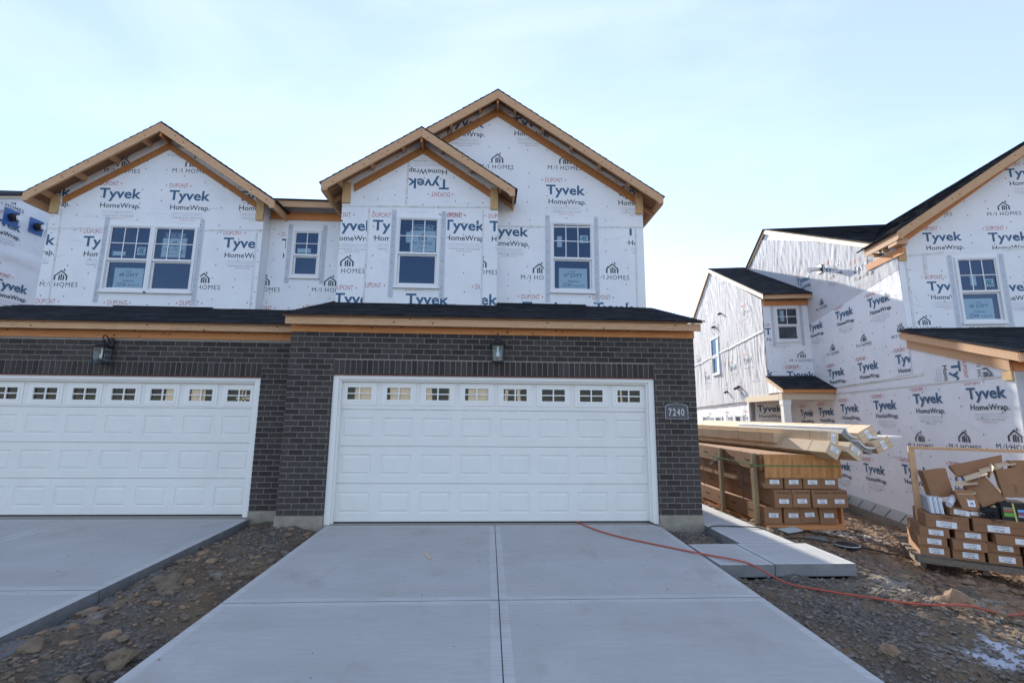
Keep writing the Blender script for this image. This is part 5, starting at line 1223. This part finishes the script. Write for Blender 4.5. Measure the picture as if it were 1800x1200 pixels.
for d in (.62, 2.2):
    q = MB(); q.fbox(fc, -.004, .0, .05, 1.15, -d-.02, -d); q.build('dark_strap', STRAPB, pa)
tag(pa, 'long wooden pallet with stakes and a plywood end panel between the houses', 'pallet')
rows = ['bottom', 'second', 'third', 'top']; cols = ['first', 'second', 'third', 'last']
rnd = random.Random(3)
for r in range(4):
    z0 = .085+.265*r
    for c in range(4):
        off = (.03, .13, .055, .0)[r]+rnd.uniform(-.02, .02); fwd = (-.01, .10, .02, -.04)[r]+rnd.uniform(-.015, .02)
        a = off-.03+c*.29; tl = (.10 if (r == 0 and c == 2) else rnd.uniform(-.015, .015))
        ux = (RDv+UZ*tl*.4).normalized(); uz = (UZ-RDv*tl).normalized()
        st = ('CORE DECKEN', .08, .80, .84, .11) if r == 1 else None
        b, f = carton('carton', fc(a, z0+(.01 if tl > .05 else 0), fwd), ux, LD, uz, .275, 4.0, .255, CARD, r < 3, st, lpos=(.52, (.5, .36, .40, .5)[r]), lw=.15, lh=.065)
        lb = f'long brown carton in the {rows[r]} row of the strapped pallet, {cols[c]} from the left' if r < 3 else f'long carton in the top row behind the plywood panel, {cols[c]} from the left'
        tag(b, lb, 'carton', 'long cartons strapped on the pallet')
        if c == 0:
            q = MB()
            for k in range(5): q.fbox(Fr(CO, LD*-1, -RDv), -.5-k*.55, -.34-k*.55, z0+.13, z0+.15, -a+.0005, -a+.003)
            q.build('side_stamp', STAMP, b)
# loose long cartons lying across the top
DD = Vector((-.10, .995, 0)).normalized()
def loose(cx, cy, cz, w, hgt, roll, m, label, L=5.6, lab=True, pitch=0, yaw=0, lv=True):
    R = Matrix.Rotation(yaw, 3, 'Z'); d = (R @ DD + Vector((0, 0, pitch))).normalized(); r0 = d.cross(UZ).normalized(); u0 = r0.cross(d)
    c, s = math.cos(roll), math.sin(roll); ux = r0*c+u0*s; uz = u0*c-r0*s
    O = Vector((cx, cy, cz))-ux*w/2-uz*hgt/2
    b, f = carton('carton', O, ux, d, uz, w, L, hgt, m, False)
    if lab:
        if lv: label_on(f, w*.5+.04, hgt*.12, hgt*.75, .075, b, .0035, tilt=math.pi/2)
        else: label_on(f, w*.16, hgt*.42, w*.68, .07, b, .0035)
    for k in range(6):
        q = MB(); q.fbox(f, -.0012, w+.0012, -.001, hgt+.0012, -.35-k*.62, -.345-k*.62); q.build('fold_line', STAMP, b)
    return tag(b, label, 'carton', 'loose long cartons on top of the pallet')
loose(5.16, -.10, 1.065, .22, .20, math.radians(-33), CARDL, 'lowest loose carton of the top heap, its end tilted, nearest the plywood', lv=False)
loose(5.27, .04, 1.235, .19, .21, math.radians(-8), CARDL, 'loose carton stacked directly on the lowest one, upright label on its end', L=5.4)
loose(5.47, -.12, 1.055, .25, .17, math.radians(-36), CARDL, 'loose carton with tilted end hanging past the middle of the plywood', lv=False, yaw=.05)
loose(5.93, .15, 1.30, .27, .19, math.radians(28), CARDL, 'highest loose carton of the heap, angled up to the right', yaw=-.10)
loose(6.05, .02, 1.15, .27, .18, math.radians(24), CARDL, 'rightmost loose carton sticking out of the heap towards the wrapped wall', yaw=-.12)
loose(5.0, .95, 1.20, .20, .17, math.radians(-5), CARDL, 'pale carton behind the upright one, running back to the left', L=3.2, lab=False)
def trough(cx, cy, cz, w, L, roll, label, m=SILVM, yaw=0, sag=.05):
    R = Matrix.Rotation(yaw, 3, 'Z'); d = R @ DD; r0 = d.cross(UZ).normalized(); c, s = math.cos(roll), math.sin(roll); ux = r0*c+UZ*s; uz = UZ*c-r0*s
    f = Fr((cx, cy, cz), ux, -d, uz); q = MB(); n = 10
    prof = [(w*(k/n-.5), -sag*math.sin(math.pi*k/n)) for k in range(n+1)]
    for k in range(n):
        (a0, b0), (a1, b1) = prof[k], prof[k+1]
        q.hexa([f(a0, b0-.02, 0), f(a1, b1-.02, 0), f(a1, b1, 0), f(a0, b0, 0), f(a0, b0-.02, -L), f(a1, b1-.02, -L), f(a1, b1, -L), f(a0, b0, -L)])
    q.fbox(f, -w*.46, w*.46, -sag-.075, -sag*.2-.03, -L, -.03, 1)
    o = q.build('foil_faced_bundle', [m, GRAN], None); return tag(o, label, 'bundle', 'silver bundles in the carton heap')
trough(5.60, .06, 1.34, .24, 2.6, math.radians(-40), 'curled silver bundle wedged between the loose cartons, upper of two')
trough(5.74, -.05, 1.17, .28, 2.4, math.radians(-22), 'flatter silver bundle lying below the curled one', yaw=-.06)
q = MB(); f = Fr((6.12, .08, 1.245), Vector((.96, -.2, .05)).normalized(), Vector((.3, -.95, 0)).normalized()); q.fbox(f, -.2, .25, 0, .012, -1.5, 0); q.fbox(f, -.2, .25, .014, .03, -1.5, .01); tag(q.build('white_trim_strip', VINYL, None), 'flat white trim pieces lying on the rightmost loose carton', 'trim')

# ================================================================== STACK ON THE RIGHT
ph = math.radians(32); SR = Vector((math.cos(ph), -math.sin(ph), 0)); SB = Vector((math.sin(ph), math.cos(ph), 0)); SO = Vector((5.50, -.85, -.02*0))
fs = Fr((5.58, -.87, 0), SR, -SB)
sp = empty('pallet', (5.5, -.85, -.3))
q = MB(); q.fbox(fs, -.03, 1.30, -.275, -.206, -.10, .03); q.build('front_rail', OLDW, sp)
for k in range(5): part('slat', fs, -.06, 1.5, -.2045, -.185, -.16-.24*k, -.03-.24*k, OLDW, sp)
for k in range(3): part('runner', fs, .02+.6*k, .08+.6*k, -.36, -.206, -1.2, -.101, OLDW, sp)
tag(sp, 'weathered grey pallet under the small cartons at the right edge', 'pallet')
fm = empty('lumber_frame', (5.5, -.85, 0)); 
part('post', fs, .10, .145, -.18, 1.13, -.44, -.40, LUM, fm); part('top_rail', fs, .10, 2.2, 1.131, 1.17, -.44, -.40, LUM, fm); part('brace_post', fs, .146, .17, -.18, 1.13, -.43, -.405, LUM, fm)
part('post', fs, 2.1, 2.14, -.18, 1.13, -.44, -.40, LUM, fm)
tag(fm, 'open frame of pale lumber standing on the right pallet', 'frame')
def sbox(u, z, w, hgt, fwd, label, d=.62, lab=True, tilt=0, yaw=0, stamp=None, lw=None, m=CARD, lpos=(.55, .5), lh=None):
    R = Matrix.Rotation(yaw, 3, 'Z'); b_ = R @ SB; a_ = R @ SR; c, s = math.cos(tilt), math.sin(tilt)
    r, f = carton('carton', fs(u, z, fwd), a_*c+UZ*s, b_, UZ*c-a_*s, w, d, hgt, m, lab, stamp, lw=lw or w*.5, lh=lh or hgt*.55, lpos=lpos, flap=hgt > .15)
    return tag(r, label, 'carton', 'small cartons stacked on the right pallet')
nm = ['left end', 'second from the left', 'third from the left', 'right end']
for k, u in enumerate((.02, .335, .66, 1.0)): sbox(u, -.184, .295, .122, (-.03, -.0, .01, .04)[k], f'small carton of the bottom layer, {nm[k]}')
for k, u in enumerate((.015, .335, .68, 1.0)): sbox(u, -.060, .28 if k != 1 else .32, .115, (-.01, .05, -.03, -.0)[k], f'small carton of the second layer from below, {nm[k]}', tilt=.01*(k-1))
for k, (u, w) in enumerate(((.035, .29), (.39, .30), (.74, .55))): sbox(u, .057, w, .112, (-.0, -.04, .05)[k], f'small carton of the third layer, {["left end", "middle, set back", "wide one at the right"][k]}', tilt=-.01)
for k, (u, w) in enumerate(((.11, .42), (.565, .47), (1.05, .5))): sbox(u, .172, w, .165, (-.02, -.0, -.02)[k], f'wide carton on the small ones, {["left, stamped with a length number", "middle, stamped with a length number", "right, cut by the picture edge"][k]}', tilt=-.035 if k == 0 else .0, stamp=('2T5FT', .36, .72, .28, .20), lpos=(.48, .32), lh=.075, lw=.2)
def leaner(pts, th, m, label, cat='carton', name='carton', lab=None, stamp=None, flapc=CARDL):
    """pts: lower left, lower right, upper right, upper left corners in (u, z, v-back)"""
    P = [fs(u, z, -v) for u, z, v in pts]; r = empty(name, tuple(P[0]))
    ux = (P[1]-P[0]).normalized(); uz0 = (P[3]-P[0]); n = ux.cross(uz0).normalized()
    if n.dot(Vector((0, -1, 0))) < 0: n = -n
    q = MB(); B = [p-n*th for p in P]; q.hexa([P[0], P[1], P[2], P[3], B[0], B[1], B[2], B[3]]); q.build('carton_body', m, r)
    w = (P[1]-P[0]).length; uz = n.cross(ux); uz = uz if uz.z > 0 else -uz
    f = Fr(P[0], ux, n, uz)
    if lab: label_on(f, *lab, r, .003)
    if stamp: emit('stamp', f, put_text(*stamp[:5], .01) if len(stamp) < 6 else xf(put_text(*stamp[:5], .01), stamp[1], stamp[2], stamp[5]), None, [(9e3, 9.1e3, 0, 1)], r, .003, [STAMP])
    return tag(r, label, cat, 'open and crushed cartons heaped on the right pallet' if cat == 'carton' else None)
leaner([(.26, .50, .25), (.50, .55, .30), (.45, .90, .32), (.20, .85, .27)], .14, CARD, 'upright brown carton with a round stamp leaning inside the lumber frame')
leaner([(.50, .42, .05), (.68, .42, .05), (.63, .66, .12), (.46, .64, .12)], .22, CARD, 'tilted open carton with an upright white label beside the upright brown one', lab=(.06, .04, .07, .17))
leaner([(.70, .46, .08), (.94, .57, .12), (.80, .84, .22), (.58, .70, .20)], .09, CARD, 'flat wide carton leaning down to the right with a small label at its lower edge', lab=(.03, .03, .12, .05))
leaner([(.92, .60, .12), (1.16, .62, .12), (1.14, .98, .18), (.90, .92, .18)], .10, CARD, 'tall brown carton with sideways printing at the right of the heap', stamp=('COLLATED SIDING TRIM', .14, .05, .28, .022, math.pi/2))
leaner([(.58, .80, .38), (1.03, .90, .38), (1.05, 1.10, .42), (.52, .93, .42)], .10, CARD, 'long carton lying at the back of the heap with its edge in the sun')
leaner([(1.10, .60, .25), (1.5, .60, .25), (1.5, 1.06, .30), (1.08, 1.04, .30)], .12, CARD, 'carton behind the tall one, cut by the picture edge')
for k, (u0, z0, u1, z1, v) in enumerate(((.50, .70, .70, .74, .14), (.60, .76, .82, .86, .17), (.78, .86, .98, .94, .24), (.84, .80, .90, .95, .20), (.94, .95, 1.12, 1.0, .26), (.48, .60, .66, .62, .10))):
    leaner([(u0, z0, v), (u1, z1, v), (u1+.02, z1+.035, v+.16), (u0+.02, z0+.035, v+.16)], .008, CARDL, ['thin folded flap just right of the upright carton', 'pale flap edge above the wide leaning carton', 'pale flap in the middle of the heap', 'narrow flap standing nearly upright in the heap', 'uppermost pale flap on the tall carton', 'short flap over the white label carton'][k])
sbox(.36, .345, .20, .10, -.02, 'small carton with a tilted white label in front of the silver strips', tilt=-.12, lw=.15, lh=.06, d=.5); sbox(.535, .345, .16, .075, -.02, 'short carton half hidden under the white label carton', lw=.13, lh=.04, d=.5)
vs = empty('vinyl_strips', tuple(fs(.2, .34, -.1)))
for k in range(9): 
    q = MB(); u = .17+.016*k; q.hexa([fs(u, .345, -.02), fs(u+.010, .345, -.02), fs(u+.014, .52+.01*(k % 3), -.10), fs(u+.002, .52+.01*(k % 3), -.10), fs(u, .345, -.6), fs(u+.010, .345, -.6), fs(u+.014, .53, -.62), fs(u+.002, .53, -.62)]); q.build('strip', VINYL if k % 3 else GREY, vs)
q = MB(); q.tube([fs(.36, .47, .0), fs(.46, .54, -.2)], .035, 10); q.build('rolled_strip', SILVM, vs); tag(vs, 'bundle of thin white and grey strips at the left of the heap', 'strips')
nt_ = empty('coiled_netting', tuple(fs(.73, .36, -.05))); q = MB(); rnd = random.Random(8)
for k in range(16):
    c0 = (.73+rnd.uniform(-.05, .05), .40+rnd.uniform(-.03, .03)); r0 = rnd.uniform(.03, .07); ph0 = rnd.random()*6
    q.tube([fs(c0[0]+r0*math.cos(t+ph0)*1.1, c0[1]+r0*.8*math.sin(t), .01-.02*math.sin(2*t+ph0)) for t in [j*math.pi/5 for j in range(10)]], .0035, 5)
q.build('strands', RUB, nt_); q = MB(); q.fbox(fs, .66, .83, .34, .46, -.5, -.04); q.build('dark_core', RUB, nt_); tag(nt_, 'tangle of black netting on the middle stamped carton', 'netting')
cb = empty('strapped_case', tuple(fs(.86, .34, 0)))
part('case', fs, .84, 1.12, .338, .54, -.4, .0, RUB, cb)
for a0, a1, b0, b1, m in ((.86, .96, .385, .43, mat('lime_print', (.16, .40, .06), .6)), (.86, .96, .44, .452, RED), (.86, .96, .460, .472, mat('orange_print', (.6, .3, .08), .6)), (.985, 1.10, .445, .475, mat('sky_print', (.2, .45, .75), .6)), (.985, 1.10, .42, .434, RED), (.985, 1.10, .385, .41, GREY), (.86, .96, .48, .49, GREY)):
    part('colour_panel', fs, a0, a1, b0, b1, .0, .002, m, cb)
q = MB(); q.hexa([fs(.955, .33, .008), fs(.972, .33, .008), fs(.955, .545, .008), fs(.938, .545, .008), fs(.955, .33, .003), fs(.972, .33, .003), fs(.955, .545, .003), fs(.938, .545, .003)]); q.build('yellow_strap', YSTRAP, cb)
tag(cb, 'black case with green, blue and red panels and a yellow strap', 'case')
# scraps
for k, (x, y, a, L, lb) in enumerate(((-3.1, -1.9, 1.1, .25, 'pale splinter lying in the dirt strip'), (4.55, .15, .4, .35, 'crumpled grey scrap in front of the long pallet'), (4.9, .1, -.3, .28, 'flat concrete scrap behind the cable'))):
    q = MB(); q.rbox((x, y, gtop(x, y)+.02), Matrix.Rotation(a, 3, 'Z') @ Matrix.Rotation(.12, 3, 'X'), L, .03 if k == 0 else .16, .012); tag(q.build('scrap', [OLDW, FOAM, CONCD][k], None), lb, 'scrap')
